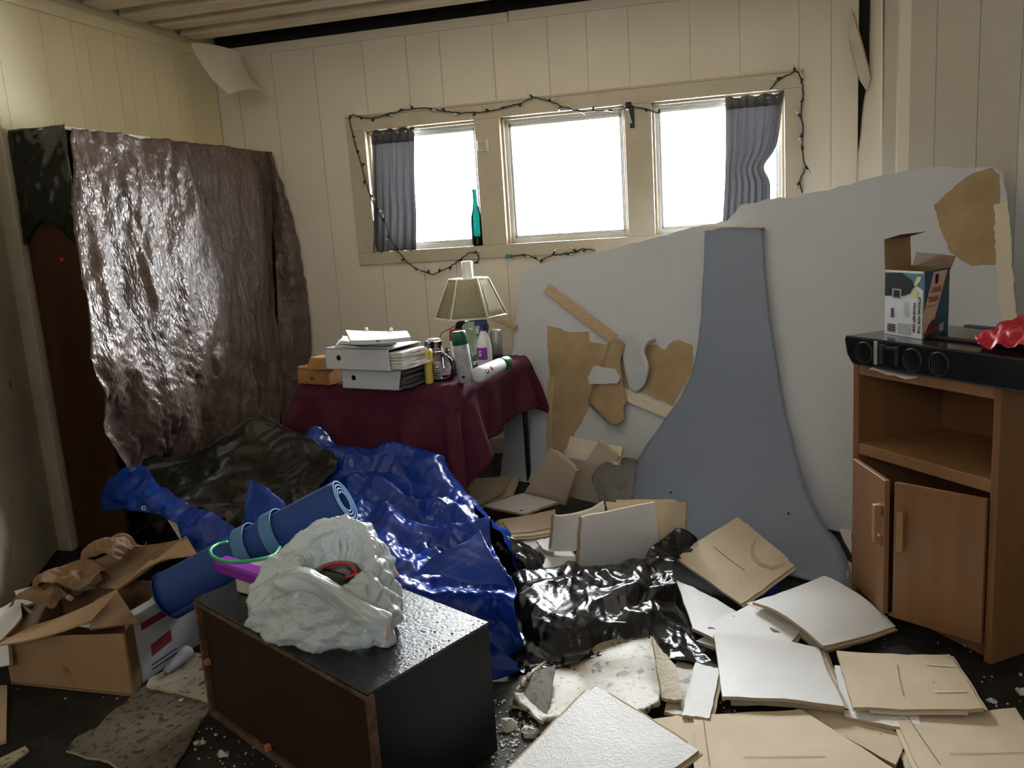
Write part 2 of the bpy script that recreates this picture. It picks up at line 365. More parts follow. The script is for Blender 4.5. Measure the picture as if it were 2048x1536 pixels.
def grooved(mb, a0, a1, z0, z1, put, marks, gap=.003):
    """a sheet of panelling cut by narrow grooves at the given marks"""
    e = [a0] + [m for m in marks if a0 + .02 < m < a1 - .02] + [a1]
    for i in range(len(e) - 1):
        lo = e[i] + (gap / 2 if i else 0); hi = e[i + 1] - (gap / 2 if i < len(e) - 2 else 0)
        put(mb, lo, hi, z0, z1)
rng = random.Random(4)
def marks_from(a, b):
    out = []; t = a
    while t < b: t += rng.choice((.10, .14, .2, .27)); out.append(t)
    return out
WX0, WX1, WZ0, WZ1 = -2.165, .325, 1.245, 2.045
wb = thing('wall_back', None, None, (-1.2, WY, 0), kind='structure')
core = MB()
core.box((-3.6, WY + .008, 0), (WX0, WY + .15, 2.56)).box((WX1, WY + .008, 0), (.655, WY + .15, 2.56)).box((WX0, WY + .008, 0), (WX1, WY + .15, WZ0)).box((WX0, WY + .008, WZ1), (WX1, WY + .15, 2.56))
core.box((.655, WY + .13, 0), (2.2, WY + .2, 2.7)).box((.77, 4.5, 0), (2.2, WY + .2, 2.7))  # last box added unseen behind the right corner to block stray skylight
obj('wall_core', core, m_wall, wb); obj('gap_backing', MB().box((-3.6, WY + .06, 2.555), (.655, WY + .15, 2.7)), m_dark, wb)  # gap above the trim: its shade is put into the near-black backing
seams = [LX, -1.825, -.528, .655]
gm = [-2.95, -2.7, -2.42, -2.1, -1.62, -1.3, -.98, -.76, -.2, .06, .36, .52]
def put_b(mb, lo, hi, z0, z1): mb.box((lo, WY, z0), (hi, WY + .018, z1))
for i in range(3):
    a, b = seams[i] + .003, seams[i + 1] - .003; p = MB()
    lo, hi = max(a, WX0), min(b, WX1)
    if a < WX0: grooved(p, a, WX0, .09, 2.53, put_b, gm)
    if b > WX1: grooved(p, WX1, b, .09, 2.53, put_b, gm)
    grooved(p, lo, hi, .09, WZ0, put_b, gm); grooved(p, lo, hi, WZ1, 2.53, put_b, gm)
    obj('wall_panel', p, m_wall, wb)
obj('baseboard_back', MB().box((LX, WY - .014, 0), (.655, WY, .095)), m_casing, kind='structure')
tr = MB()
for a, b, dz in ((LX, -1.2, 0), (-1.195, -.36, .003), (-.355, .655, -.002)): tr.box((a, WY - .016, 2.523 + dz), (b, WY, 2.576 + dz))
obj('trim_1', tr, m_wall, kind='structure', bevel=.002)

lw = thing('wall_left', None, None, (LX, 1.5, 0), kind='structure')
def put_l(mb, lo, hi, z0, z1): mb.box((LX - .018, lo, z0), (LX, hi, z1))
obj('wall_core', MB().box((LX - .15, -2.2, 0), (LX - .012, 1.9, 1.97)).box((LX - .15, 3.225, 0), (LX - .012, 5.1, 1.97)).box((LX - .15, -2.2, 1.97), (LX - .012, 5.1, 2.7)).box((LX - .5, 1.7, 0), (LX - .45, 3.5, 2.1)).box((LX - .5, 1.7, 1.98), (LX - .1, 3.5, 2.1)).box((LX - .5, 1.7, 0), (LX - .1, 1.8, 2.0)).box((LX - .5, 3.4, 0), (LX - .1, 3.5, 2.0)), m_lwall, lw)
ls = [-2.2, -.3, .92, 1.9, 2.6, 3.225, 4.05, WY]
gl_ = marks_from(-2.2, WY)
for i in range(len(ls) - 1):
    p = MB(); grooved(p, ls[i] + .002, ls[i + 1] - .002, 1.97 if i in (3, 4) else 0, 2.52, put_l, gl_); obj('wall_panel', p, m_lwall, lw)
obj('trim_2', MB().box((LX, -2.2, 2.515), (LX + .02, WY - .02, 2.572)), m_lwall, kind='structure', bevel=.003)

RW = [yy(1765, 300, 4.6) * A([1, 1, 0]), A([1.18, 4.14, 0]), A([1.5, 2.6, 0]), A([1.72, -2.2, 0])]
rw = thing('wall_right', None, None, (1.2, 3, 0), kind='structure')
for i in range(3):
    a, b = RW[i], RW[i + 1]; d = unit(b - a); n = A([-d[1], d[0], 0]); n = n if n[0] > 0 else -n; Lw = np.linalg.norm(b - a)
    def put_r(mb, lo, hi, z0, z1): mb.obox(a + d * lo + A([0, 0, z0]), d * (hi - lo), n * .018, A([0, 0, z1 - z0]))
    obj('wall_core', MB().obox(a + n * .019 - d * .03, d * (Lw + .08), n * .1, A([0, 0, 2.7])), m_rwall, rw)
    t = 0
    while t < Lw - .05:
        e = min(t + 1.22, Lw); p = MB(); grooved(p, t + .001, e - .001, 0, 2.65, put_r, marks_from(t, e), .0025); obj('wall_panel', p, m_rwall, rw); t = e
# the panel edge that has sprung off the corner and bows into the room
rows = []
for (py, pxl) in ((-60, 1745), (0, 1743), (90, 1741), (150, 1741), (200, 1730), (270, 1723), (350, 1716), (600, 1712), (900, 1712)):
    p0 = yy(pxl, py, 4.955); p1 = yy(1765, py, 4.60)
    rows.append([p0 + A([-.004, 0, 0]), p0 * .6 + p1 * .4 + A([-.012, -.01, 0]), p0 * .2 + p1 * .8 + A([-.008, -.005, 0]), p1])
b = MB().grid(net(rows, 40, 9)); obj('loose_panel_edge', b, m_wall, rw, label='bowed pale panel edge sprung off the corner', solid=.006)
obj('wall_rear', MB().box((-3.3, -2.32, 0), (1.9, -2.2, 2.7)), m_rwall, kind='structure')
obj('corner_gap_shade', MB().box((.66, WY + .03, 0), (.76, WY + .12, 2.66)), m_dark, wb)  # dark strip added to paint the shade inside the corner gap

ce = thing('ceiling', None, None, (-1, 2, 2.62), kind='structure')
hx, hy = g(402, 82, 2.68)[:2]; dk = MB()
for lo, hi in (((-3.4, -2.3), (hx - .03, 5.2)), ((hx + .03, -2.3), (2.1, 5.2)), ((hx - .03, -2.3), (hx + .03, hy - .02)), ((hx - .03, hy + .02), (hx + .03, 5.2))):
    dk.box((*lo, 2.68), (*hi, 2.72))
obj('roof_deck', dk, m_deck, ce)
for k in range(20):
    yc = 4.70 - k * .262; f_ = MB(); z = 2.605 + .006 * math.sin(k * 2.1)
    f_.box((LX + .015, yc - .075, z), (1.8, yc + .075, z + .06)); obj('furring_strip', f_, m_joist, ce, bevel=.006)
obj('edge_batten', MB().box((LX + .02, 4.86, 2.64), (.7, 4.885, 2.68)), m_deck, ce)
nl = MB(); r_ = random.Random(2)
for k in range(22): x = LX + .3 + k * .155 + r_.uniform(-.05, .05); nl.tube([(x, 4.93, 2.68), (x + .004, 4.93, 2.585 + r_.uniform(0, .03))], .002, 4)
obj('staple', nl, m_dark, ce, kind='stuff')

# windows
ops = [(-2.128, -1.437), (-1.287, -.567), (-.417, .285)]
Z0, Z1 = 1.288, 2.012
cs = thing('trim_3', None, None, (-.95, WY, 1.2), kind='structure')
cs_ = [('casing_top', (-2.24, WY - .02, Z1), (.375, WY, 2.095)), ('casing_bottom', (-2.24, WY - .02, 1.212), (.375, WY, Z0)), ('casing_side', (-2.24, WY - .02, Z0), (-2.128, WY, Z1)),
       ('casing_side', (.285, WY - .02, Z0), (.375, WY, Z1)), ('mullion', (-1.437, WY - .022, Z0), (-1.287, WY, Z1)), ('mullion', (-.567, WY - .022, Z0), (-.417, WY, Z1))]
for n_, lo, hi in cs_: obj(n_, MB().box(lo, hi), m_casing, cs, bevel=.003)
obj('trim_4', MB().box((-2.245, WY - .028, 2.093), (.38, WY, 2.104)), m_casing, kind='structure', bevel=.002)
for i, (a, b) in enumerate(ops):
    w = thing('window_%d' % (i + 1), None, None, ((a + b) / 2, 5.05, Z0), kind='structure')
    j = MB().box((a - .02, WY, Z0), (a, 5.11, Z1)).box((b, WY, Z0), (b + .02, 5.11, Z1)).box((a - .02, WY, Z1), (b + .02, 5.11, Z1 + .02)).box((a - .02, WY, Z0 - .02), (b + .02, 5.11, Z0))
    obj('jamb', j, m_trim, w)
    st = MB().box((a, 4.985, Z0), (a + .014, 5.0, Z1)).box((b - .014, 4.985, Z0), (b, 5.0, Z1)).box((a, 4.985, Z1 - .014), (b, 5.0, Z1)); obj('stop', st, m_trim, w, bevel=.003)
    s = .03; fr = MB().box((a, 5.03, Z0), (a + s, 5.06, Z1)).box((b - s, 5.03, Z0), (b, 5.06, Z1)).box((a + s, 5.03, Z1 - s), (b - s, 5.06, Z1)).box((a + s, 5.03, Z0), (b - s, 5.06, Z0 + s))
    fr.box((a + s, 5.045, Z0 + s), (a + s + .012, 5.07, Z1 - s)).box((b - s - .012, 5.045, Z0 + s), (b - s, 5.07, Z1 - s)).box((a + s, 5.045, Z0 + s), (b - s, 5.07, Z0 + s + .014)).box((a + s, 5.045, Z1 - s - .02), (b - s, 5.07, Z1 - s))
    obj('sash_frame', fr, m_alu, w, bevel=.002)
    obj('pane', MB().box((a + s, 5.075, Z0 + s), (b - s, 5.079, Z1 - s)), m_pane, w)
for i, (py, x) in enumerate(((366, ops[0][1]), (371, ops[1][0]), (346, ops[2][0]))): pass

# the cream door leaf ajar on the left and the casing strip between it and the wardrobe
h0, h1 = A([-3.2, 3.19, 0]), A([-2.80, 2.43, 0]); d = unit(h1 - h0); n = A([d[1], -d[0], 0])
dr = thing('door_1', None, None, (h0 + h1) / 2, kind='structure')
obj('leaf', MB().obox(h0 + A([0, 0, .012]), h1 - h0, n * -.04, A([0, 0, 1.93])), m_door, dr, bevel=.003)
lk = MB()
for py, hgt in ((1040, .05), (1088, .035)): 
    c = pl(13, py, h0, n); lk.obox(c + n * .001 - d * .008, d * .016, n * .004, A([0, 0, hgt]))
obj('latch_plate', lk, m_ink, dr)
obj('trim_5', MB().box((-3.2, 3.20, 0), (-3.085, 3.235, 1.96)), m_door, kind='structure', bevel=.004)
# ------------------------------------------------------------------ wardrobe under a brown tarp, far left
wd = thing('wardrobe', 'tall brown wardrobe draped in brown tarp against the left wall', 'wardrobe', (-2.95, 4.05, 0))
XF = -2.80
obj('side_panel', MB().box((LX + .01, 3.25, 0), (XF, 3.27, 1.93)), m_brown, wd)
obj('side_panel', MB().box((LX + .01, 4.90, 0), (XF, 4.92, 1.93)), m_brown, wd)
obj('top_panel', MB().box((LX + .01, 3.24, 1.93), (XF + .01, 4.93, 1.945)), m_cream, wd, label='pale top board')
obj('back_panel', MB().box((LX + .005, 3.27, .05), (LX + .012, 4.9, 1.93)), m_brown, wd)
for z in (.05, .65, 1.25): obj('shelf', MB().box((LX + .012, 3.27, z), (XF - .01, 4.9, z + .018)), m_brown, wd)
kn = MB(); c = yy(123, 520, 3.246); kn.lathe([(0.0, -.01), (.012, -.008), (.014, .0), (.008, .006), (0, .007)], c, (0, -1, 0), 12); obj('knob', kn, m_redcap, wd, label='dark red knob')
rows = []
for (lp, rp, bl, br) in (((136, 258), (540, 305), 0, 0), ((140, 330), (542, 370), .05, .01), ((147, 430), (546, 470), .10, .012), ((160, 560), (550, 600), .17, .02), ((176, 680), (556, 720), .23, .03),
                         ((184, 742), (558, 790), .25, .035), ((205, 830), (552, 860), .22, .05), ((238, 925), (545, 920), .15, .06), ((275, 1010), (540, 980), .09, .06), ((320, 1080), (535, 1040), .04, .06)):
    a = xx(*lp, XF + .02 + bl); b = xx(*rp, XF + .02 + br); b[1] = min(b[1], 4.915)
    rows.append([a + (b - a) * t + A([.05 * math.sin(t * 3.14) * min(1, bl * 6), 0, 0]) for t in (0, .2, .4, .6, .8, 1)])
bs = net(rows, 170, 150)
# standing pleats that fan down from the top edge, then crinkles of several sizes
vv, uu = np.meshgrid(np.linspace(0, 1, 170), np.linspace(0, 1, 150), indexing='ij')
tri = lambda x: 2 * np.abs(x - np.floor(x + .5)) - .5
bs[..., 0] += .015 + .050 * vv ** .5 * tri(uu * 4.6 + .5 * np.sin(vv * 3 + uu * 5) - vv * 1.0) + .016 * vv * tri(uu * 11 - vv * 1.6 + .4 * np.sin(vv * 7 + uu * 3))
X = creases(bs, [(.034, .36, 4, (0, .35, 1), .85), (.016, .2, 4, (0, .2, 1), .7), (.009, .09, 5, (0, 0, 1), .5), (.0045, .04, 6, None, 0)], 3)
tp = thing('brown_tarp', 'crinkled shiny brown tarp hanging down over the tall wardrobe', 'tarp', (-2.75, 4.1, 0))
t1 = MB().grid(X); obj('front_drape', t1, m_tarp, tp, solid=.0015)
fe = []
for (py0, pxe, py1) in ((305, 541, 307), (340, 562, 352), (420, 584, 430), (500, 602, 510), (600, 615, 605), (690, 620, 700), (760, 616, 770), (830, 596, 830), (900, 580, 890), (970, 570, 960)):
    a = xx(541 + (py0 - 305) * .04, py0, XF + .03); a[1] = min(a[1], 4.9); b = yy(pxe, py1, 4.93)
    fe.append([a + A([.01, -.01, 0]), a * .5 + b * .5 + A([.02, -.03, 0]), b])
Xf = creases(net(fe, 120, 34), [(.02, .2, 4, (0, 0, 1), .85), (.006, .06, 5, None, 0)], 5); obj('side_fold', MB().grid(Xf), m_tarp, tp, solid=.0015, label='shaded fold turned back to the window wall')
ne = [[A([LX + .02, 3.235, 1.952]), A([-2.95, 3.235, 1.952]), A([XF + .02, 3.235, 1.952])]]
for (z, s_) in ((1.85, -.012), (1.7, -.025), (1.55, -.02)): ne.append([A([LX + .03, 3.235 + s_, z - .1]), A([-2.95, 3.23 + s_, z]), A([XF + .03, 3.235 + s_, z - .02 - (1.85 - z) * .4])])
Xn = creases(net(ne, 50, 44), [(.016, .15, 4, (0, 0, 1), .5), (.005, .05, 4, None, 0)], 6); obj('end_drape', MB().grid(Xn), m_olive, tp, solid=.0015, label='end hanging over the near side, coloured black for shade')  # tarp end in near-black film, shade put into its colour

# ------------------------------------------------------------------ curtains
def curtain(name, label, cols, top, nf, seed):
    """cols: for rows down the cloth (z, x0, x1); folds run down it"""
    r = np.random.default_rng(seed); nu, nv = 90, 40
    zz = cr([c[0] for c in cols], nv); xa = cr([c[1] for c in cols], nv); xb = cr([c[2] for c in cols], nv); u = np.linspace(0, 1, nu); v = np.linspace(0, 1, nv)
    P = np.zeros((nv, nu, 3)); ph = r.random(4) * 6
    for i in range(nv):
        w = .012 * (np.sin(u * nf * 6.28 + ph[0] + 1.2 * np.sin(u * 5 + v[i] * 2)) + .5 * np.sin(u * nf * 12.1 + ph[1] + v[i] * 3)) * (.5 + .8 * v[i])
        P[i, :, 0] = xa[i] + (xb[i] - xa[i]) * (u + .012 * np.sin(u * nf * 6.28 + ph[2])); P[i, :, 1] = 4.972 + w - .02 * v[i]; P[i, :, 2] = zz[i] + .006 * np.sin(u * 20 + ph[3]) * (1 if i in (0, nv - 1) else 0)
    t = thing(name, label, 'curtain', ((cols[0][1] + cols[0][2]) / 2, 4.97, cols[-1][0]))
    obj('curtain_cloth', MB().grid(P), m_curtain, t, solid=.0012)
    hd = MB(); Q = P[:4].copy(); Q[:, :, 1] -= .004; Q[1:3, :, 1] -= .006; hd.grid(Q); obj('rod_pocket', hd, m_curtain, t, solid=.002)
    obj('curtain_rod', MB().tube([(cols[0][1] - .02, 4.972, cols[0][0] - .02), (cols[0][2] + .03, 4.972, cols[0][0] - .02)], .005, 8), m_alu, t)
    return t
def cx(px, py): return yy(px, py, 4.96)[0]
def cz(px, py): return yy(px, py, 4.96)[2]
curtain('curtain', 'dark grey curtain gathered at the left end of the window', [(cz(790, 258), cx(742, 260), cx(826, 258)), (cz(790, 370), cx(744, 370), cx(828, 370)), (cz(790, 430), cx(747, 430), cx(833, 430)), (cz(790, 503), cx(748, 505), cx(834, 500))], 0, 6, 1)
curtain('curtain', 'dark grey curtain pinched aside at the right end of the window', [(cz(1510, 190), cx(1452, 195), cx(1568, 182)), (cz(1510, 250), cx(1452, 250), cx(1562, 240)), (cz(1510, 300), cx(1452, 310), cx(1552, 300)), (cz(1510, 335), cx(1451, 340), cx(1530, 330)), (cz(1510, 370), cx(1450, 370), cx(1542, 365)), (cz(1510, 440), cx(1446, 445), cx(1540, 430))], 0, 7, 2)

# ------------------------------------------------------------------ string lights
def lights(label, pix, dep, every, seed, plug=False):
    P = cr([yy(px, py, dep) for px, py in pix], len(pix) * 8); r = random.Random(seed)
    P = P + np.array([[r.uniform(-.003, .003) for _ in range(3)] for _ in P])
    t = thing('string_lights', label, 'string lights', P[0])
    obj('wire', MB().tube(P, .0035, 6), m_wire, t)
    me = None; acc = 0; last = P[0]
    for i, p in enumerate(P):
        acc += np.linalg.norm(p - last); last = p
        if acc > every:
            acc = 0; a = r.uniform(0, 6.28)
            if me is None:
                mb = MB().tube([(0, 0, 0), (0, 0, .022)], .0065, 6, 0); mb.lathe([(.005, .022), (.0055, .03), (.0045, .042), (0, .05)], (0, 0, 0), n=6, mi=1)
                mb.v = [tuple(A(v) + p) for v in mb.v]; o = obj('bulb', mb, [m_wire, m_bulb], None, loc=p); me = o.data
            else: o = bpy.data.objects.new('bulb', me); COL.objects.link(o)
            o.parent = t; o.location = tuple(p - A(t['_o'])); o.rotation_euler = (r.uniform(-.5, .3), math.cos(a) * 2.6, 0)
    if plug:
        c = P[0]; obj('plug', MB().box((c[0] - .035, c[1] - .015, c[2] - .012), (c[0], c[1] + .012, c[2] + .012)), m_teal2, t, label='teal plug', bevel=.003)
    return t
m_teal2 = mat('teal_plug_plastic', (.04, .20, .20), .3)
lights('green wire string of small bulbs looped over the left and centre panes', [(1322, 226), (1270, 215), (1215, 222), (1150, 220), (1105, 205), (1070, 195), (1045, 205), (1020, 212), (980, 222), (940, 225), (900, 224), (850, 216), (800, 222), (760, 233), (730, 236), (706, 230), (699, 240), (708, 280), (722, 330), (740, 390), (756, 425), (772, 450), (782, 480), (795, 500), (812, 521), (835, 538), (865, 548), (880, 543), (905, 530), (925, 515), (940, 505), (955, 509), (956, 525)], 4.925, .085, 3)
lights('string of bulbs with a teal plug below the centre pane', [(1024, 512), (1050, 510), (1068, 515), (1080, 520), (1100, 512), (1125, 508), (1150, 504), (1165, 498), (1190, 500)], 4.925, .07, 4, True)
lights('string of bulbs hanging down the right edge of the window casing', [(1540, 180), (1556, 160), (1575, 150), (1592, 143), (1603, 160), (1606, 190), (1602, 230), (1606, 258), (1604, 290), (1610, 335), (1600, 362), (1605, 385)], 4.925, .085, 5)

# ------------------------------------------------------------------ window furniture
c = yy(968, 291, WY - .022)
hk = thing('curtain_bracket', 'small clear plastic curtain bracket on the left mullion', 'bracket', c)
obj('plate', MB().tube([c + A([.02, 0, .036]), c + A([.02, -.001, 0]), c + A([.02, 0, -.036])], [.013, .016, .013], 10), m_whitep, hk)
obj('arm', MB().tube([c + A([.015, -.005, .025]), c + A([-.03, -.03, .025]), c + A([-.025, -.04, -.0]), c + A([-.03, -.03, -.028]), c + A([.015, -.005, -.028])], .004, 6), m_whitep, hk)
c = yy(1263, 215, WY - .022)
hk = thing('curtain_bracket', 'black metal curtain rod bracket on the right mullion', 'bracket', c)
obj('plate', MB().box((c[0] - .012, c[1] - .006, c[2] - .11), (c[0] + .014, c[1], c[2] + .01)), m_blkmat, hk)
obj('arm', MB().obox(c + A([-.01, -.006, -.085]), A([.012, 0, 0]), A([0, -.012, 0]), A([-.012, -.075, .08])), m_alu, hk)
obj('rod_cup', MB().lathe([(.0, 0), (.02, 0), (.02, .03), (.0, .03)], c + A([-.02, -.085, .0]), (1, 0, 0), 14), m_blkmat, hk)

def lathe_thing(name, label, cat, parts, o, axis=(0, 0, 1), group=None, n=24):
    t = thing(name, label, cat, o, group)
    for (pn, prof, m, lab) in parts: obj(pn, MB().lathe(prof, o, axis, n), m, t, label=lab)
    return t
c = yy(957, 499, 4.972); c[2] = Z0 + .001
s = .33 / 1.0
lathe_thing('wine_bottle', 'tall teal glass wine bottle on the window sill', 'bottle', [
    ('glass_body', [(.0, .0), (.034, .002), (.036, .01), (.036, .13), (.033, .17), (.021, .21), (.013, .26), (.0125, .315), (.0145, .318), (.0145, .33), (.011, .332)], m_teal, None),
    ('dark_content', [(.0, .004), (.033, .004), (.033, .055), (.0, .056)], m_tealdk, 'dark liquid in the bottom')], c)

# ------------------------------------------------------------------ loose things on the upper walls
q = [yy(383, 86, 4.45), yy(478, 104, 4.72), yy(523, 178, 4.6), yy(458, 187, 4.36)]
def sheet(name, label, cat, q, m, t=.01, bend=0.0, n=10, mside=None, parent=None, group=None, kind=None, seed=0, jit=.0, mback=None):
    q = [np.asarray(p, float) for p in q]; nn = unit(np.cross(q[1] - q[0], q[3] - q[0]))
    if np.dot(nn, EYE - q[0]) < 0: nn = -nn
    u = np.linspace(0, 1, n); P = np.zeros((n, n, 3))
    for i in range(n):
        for j in range(n):
            a, b = u[j], u[i]; p = (q[0] * (1 - a) + q[1] * a) * (1 - b) + (q[3] * (1 - a) + q[2] * a) * b
            cu, cv = bend if hasattr(bend, '__len__') else (bend, 0)
            P[i, j] = p + nn * (cu * ((2 * a - 1) ** 2 - 1) + cv * ((2 * b - 1) ** 2 - 1))
    if jit:
        rr = np.random.default_rng(seed); e = rr.uniform(-jit, jit, (n, n, 3)); e[1:-1, 1:-1] = 0; P = P + e
    B = P - nn * t; mb = MB(); fl = np.dot(np.cross(P[0, 1] - P[0, 0], P[1, 0] - P[0, 0]), nn) < 0
    mb.grid(P, 0, True, flip=fl); mb.grid(B, 2 if mback else 1, True, flip=not fl)
    o = n * n; vb = len(mb.v); mb.v += list(mb.v); o2 = vb + o
    rim = [(0, j) for j in range(n)] + [(i, n - 1) for i in range(1, n)] + [(n - 1, j) for j in range(n - 2, -1, -1)] + [(i, 0) for i in range(n - 2, 0, -1)]
    for k in range(len(rim)):
        a, b = rim[k][0] * n + rim[k][1], rim[(k + 1) % len(rim)][0] * n + rim[(k + 1) % len(rim)][1]
        mb.f.append([a + vb, b + vb, b + o2, a + o2]); mb.m.append(1); mb.sm.append(False)
    r = obj(name, mb, [m, mside or m] + ([mback] if mback else []), parent, label, cat, group, kind)
    return r, P, nn
sheet('loose_wall_board', 'bent board hanging loose from the ceiling in the left corner', 'board', q, m_wall, .008, (-.015, .03))
mb = MB(); off = A([.004, .02, 0])
mb.prism(jag([yy(1703, 14, 4.86), yy(1718, 60, 4.84), yy(1741, 158, 4.8), yy(1733, 182, 4.8), yy(1719, 160, 4.8), yy(1700, 90, 4.83), yy(1697, 50, 4.86)], .05, .003, 3), off)
obj('torn_wall_strip', mb, m_cream, label='torn strip of board dangling in the upper right corner', cat='board')
ld = MB(); c = yy(1741, 155, 4.79); ld.tube([yy(1706, 25, 4.85), yy(1722, 80, 4.83), yy(1741, 150, 4.79)], .004, 5)
obj('torn_edge_trim', ld, m_wood, None, 'thin brown lath beside the torn strip in the upper right corner', 'lath')
# ------------------------------------------------------------------ the big fallen wallboard leaning across the corner
SB = A([-1.28, 4.42, 0]); su = unit([1.98, -.82, 0]); sn = A([-su[1], su[0], 0]); sv = unit(sn * .4 + A([0, 0, 1])); SN = np.cross(su, sv); SN = SN if SN[1] < 0 else -SN
def sp(px, py, off=0.0): return pl(px, py, SB + SN * off, SN)
out = [(1000, 962), (1008, 880), (1018, 780), (1028, 680), (1034, 610), (1037, 565), (1046, 543), (1066, 530), (1110, 522), (1150, 513), (1200, 504), (1250, 490), (1330, 470), (1400, 452), (1455, 441), (1470, 425), (1482, 409), (1500, 407),
       (1545, 397), (1590, 396), (1612, 387), (1660, 380), (1720, 362), (1765, 350), (1830, 338), (1880, 332), (1930, 337), (1985, 333), (2006, 346), (2014, 400), (2020, 460), (2030, 600), (2036, 760), (1990, 930)]
pts = [sp(*p) for p in out] + [SB + su * 2.12, SB + su * 1.4, SB + su * .7, SB + su * .02]
for p in pts: p[2] = max(p[2], .004)
wbd = thing('fallen_wallboard', 'huge grey white wallboard with a torn top edge leaning across the corner', 'wallboard', SB)
JP = jag(pts, .035, .005, 1); JP = [p - SN * np.dot(p - SB, SN) for p in JP]
obj('board', MB().prism(JP, -SN * .012, 0, 1), [m_gyp, m_core], wbd)
def patch(name, pix, m, off, t=.003, step=.02, amp=.004, seed=0, mside=None, label=None):
    P = [sp(*p) for p in pix]; P = jag(P, step, amp, seed); P = [p - SN * np.dot(p - SB, SN) + SN * off for p in P]
    return obj(name, MB().prism(P, -SN * t, 0, 1), [m, mside or m_core], wbd, label=label)
patch('torn_paper_layer', [(1094, 652), (1112, 655), (1140, 664), (1152, 664), (1178, 664), (1180, 684), (1210, 690), (1240, 676), (1290, 688), (1316, 690), (1330, 700), (1345, 683), (1360, 680), (1386, 692), (1386, 742), (1345, 812), (1300, 792), (1262, 776), (1215, 770), (1186, 800), (1160, 850), (1130, 900), (1114, 948), (1102, 930), (1096, 870), (1094, 800), (1100, 760), (1096, 700)], m_kraft, .003, seed=2, label='brown paper bared where the face has torn away')
patch('torn_paper_layer', [(1868, 410), (1885, 395), (1940, 350), (1985, 336), (2000, 350), (1998, 440), (1990, 530), (1945, 532), (1900, 505), (1882, 460)], m_kraft, .003, seed=3, label='brown bared patch at the upper right corner')
patch('raw_edge', [(1988, 410), (2016, 402), (2022, 500), (2034, 640), (2032, 700), (2006, 700), (2000, 610), (1992, 520)], m_core, .004, seed=4, label='crumbled pale edge at the right end')
patch('torn_face_strip', [(1198, 737), (1243, 742), (1252, 758), (1245, 772), (1190, 772), (1187, 760)], m_gyp, .062, seed=5, label='grey scrap of painted face stuck on the flap')
patch('torn_paper_layer', [(1150, 874), (1236, 893), (1245, 915), (1235, 925), (1160, 905), (1138, 890)], m_core, .003, seed=6, label='pale scraped strip low on the board')
patch('joint_strip', [(1096, 760), (1108, 755), (1105, 800), (1103, 900), (1098, 930), (1093, 880)], m_wood, .006, step=.05, amp=.001, label='thin splintered strip beside the bared paper')
# the curled flap of peeled paper
def snet(rows, nv, nu): return net([[sp(px, py, o) for px, py, o in r] for r in rows], nv, nu)
fl1 = snet([[(1224, 673, .006), (1228, 674, .03), (1234, 677, .042), (1244, 683, .042), (1250, 690, .03)], [(1208, 716, .006), (1212, 716, .034), (1219, 717, .046), (1234, 720, .046), (1241, 724, .036)], [(1191, 762, .006), (1196, 763, .036), (1204, 765, .05), (1226, 768, .05), (1247, 772, .04)],
            [(1177, 800, .006), (1182, 803, .036), (1192, 806, .05), (1222, 808, .05), (1253, 803, .04)], [(1182, 812, .012), (1190, 818, .034), (1203, 826, .045), (1228, 830, .046), (1247, 815, .04)], [(1197, 826, .02), (1206, 836, .03), (1218, 846, .04), (1234, 850, .042), (1250, 838, .04)]], 40, 24)
obj('peeled_flap', MB().grid(fl1), m_kraft, wbd, solid=.004, label='brown flap of paper peeled forward and hanging down')
fl2 = snet([[(1228, 674, .03), (1255, 672, .045), (1282, 671, .055), (1306, 674, .05), (1312, 682, .03), (1300, 690, .02)], [(1240, 694, .02), (1262, 690, .035), (1278, 688, .05), (1292, 684, .06), (1298, 686, .04), (1290, 694, .02)], [(1246, 724, .015), (1264, 722, .025), (1276, 716, .045), (1284, 706, .06), (1290, 704, .045), (1286, 712, .02)],
            [(1252, 752, .012), (1268, 755, .025), (1286, 746, .045), (1294, 734, .055), (1298, 730, .04), (1292, 738, .02)], [(1258, 776, .008), (1272, 784, .015), (1287, 772, .025), (1294, 756, .03), (1296, 750, .025), (1292, 752, .015)]], 40, 30)
obj('peeled_curl', MB().grid(fl2), m_gyp, wbd, solid=.003, label='grey curl of the painted face rolling off the board')

# sticks lying on the board
def stick(name, label, a, b, w, t, m, up):
    d = b - a; n = unit(up); s_ = unit(np.cross(d, n)) * w
    return obj(name, MB().obox(a - s_ / 2, d, s_, n * t), m, None, label, 'lath', bevel=.002)
stick('wood_lath', 'pine lath stuck slantwise across the fallen wallboard above the torn paper', sp(1096, 577, .004), sp(1245, 690, .004), .055, .02, m_wood, SN)
stick('wood_lath', 'short pale lath crossing just below the peeled curl', sp(1250, 790, .004), sp(1345, 828, .004), .06, .015, m_core, SN)
stick('wood_lath', 'thin brown lath behind the burlap lamp shade', yy(985, 634, 4.8), yy(1033, 655, 4.72), .035, .012, m_wood, (0, -1, .3))

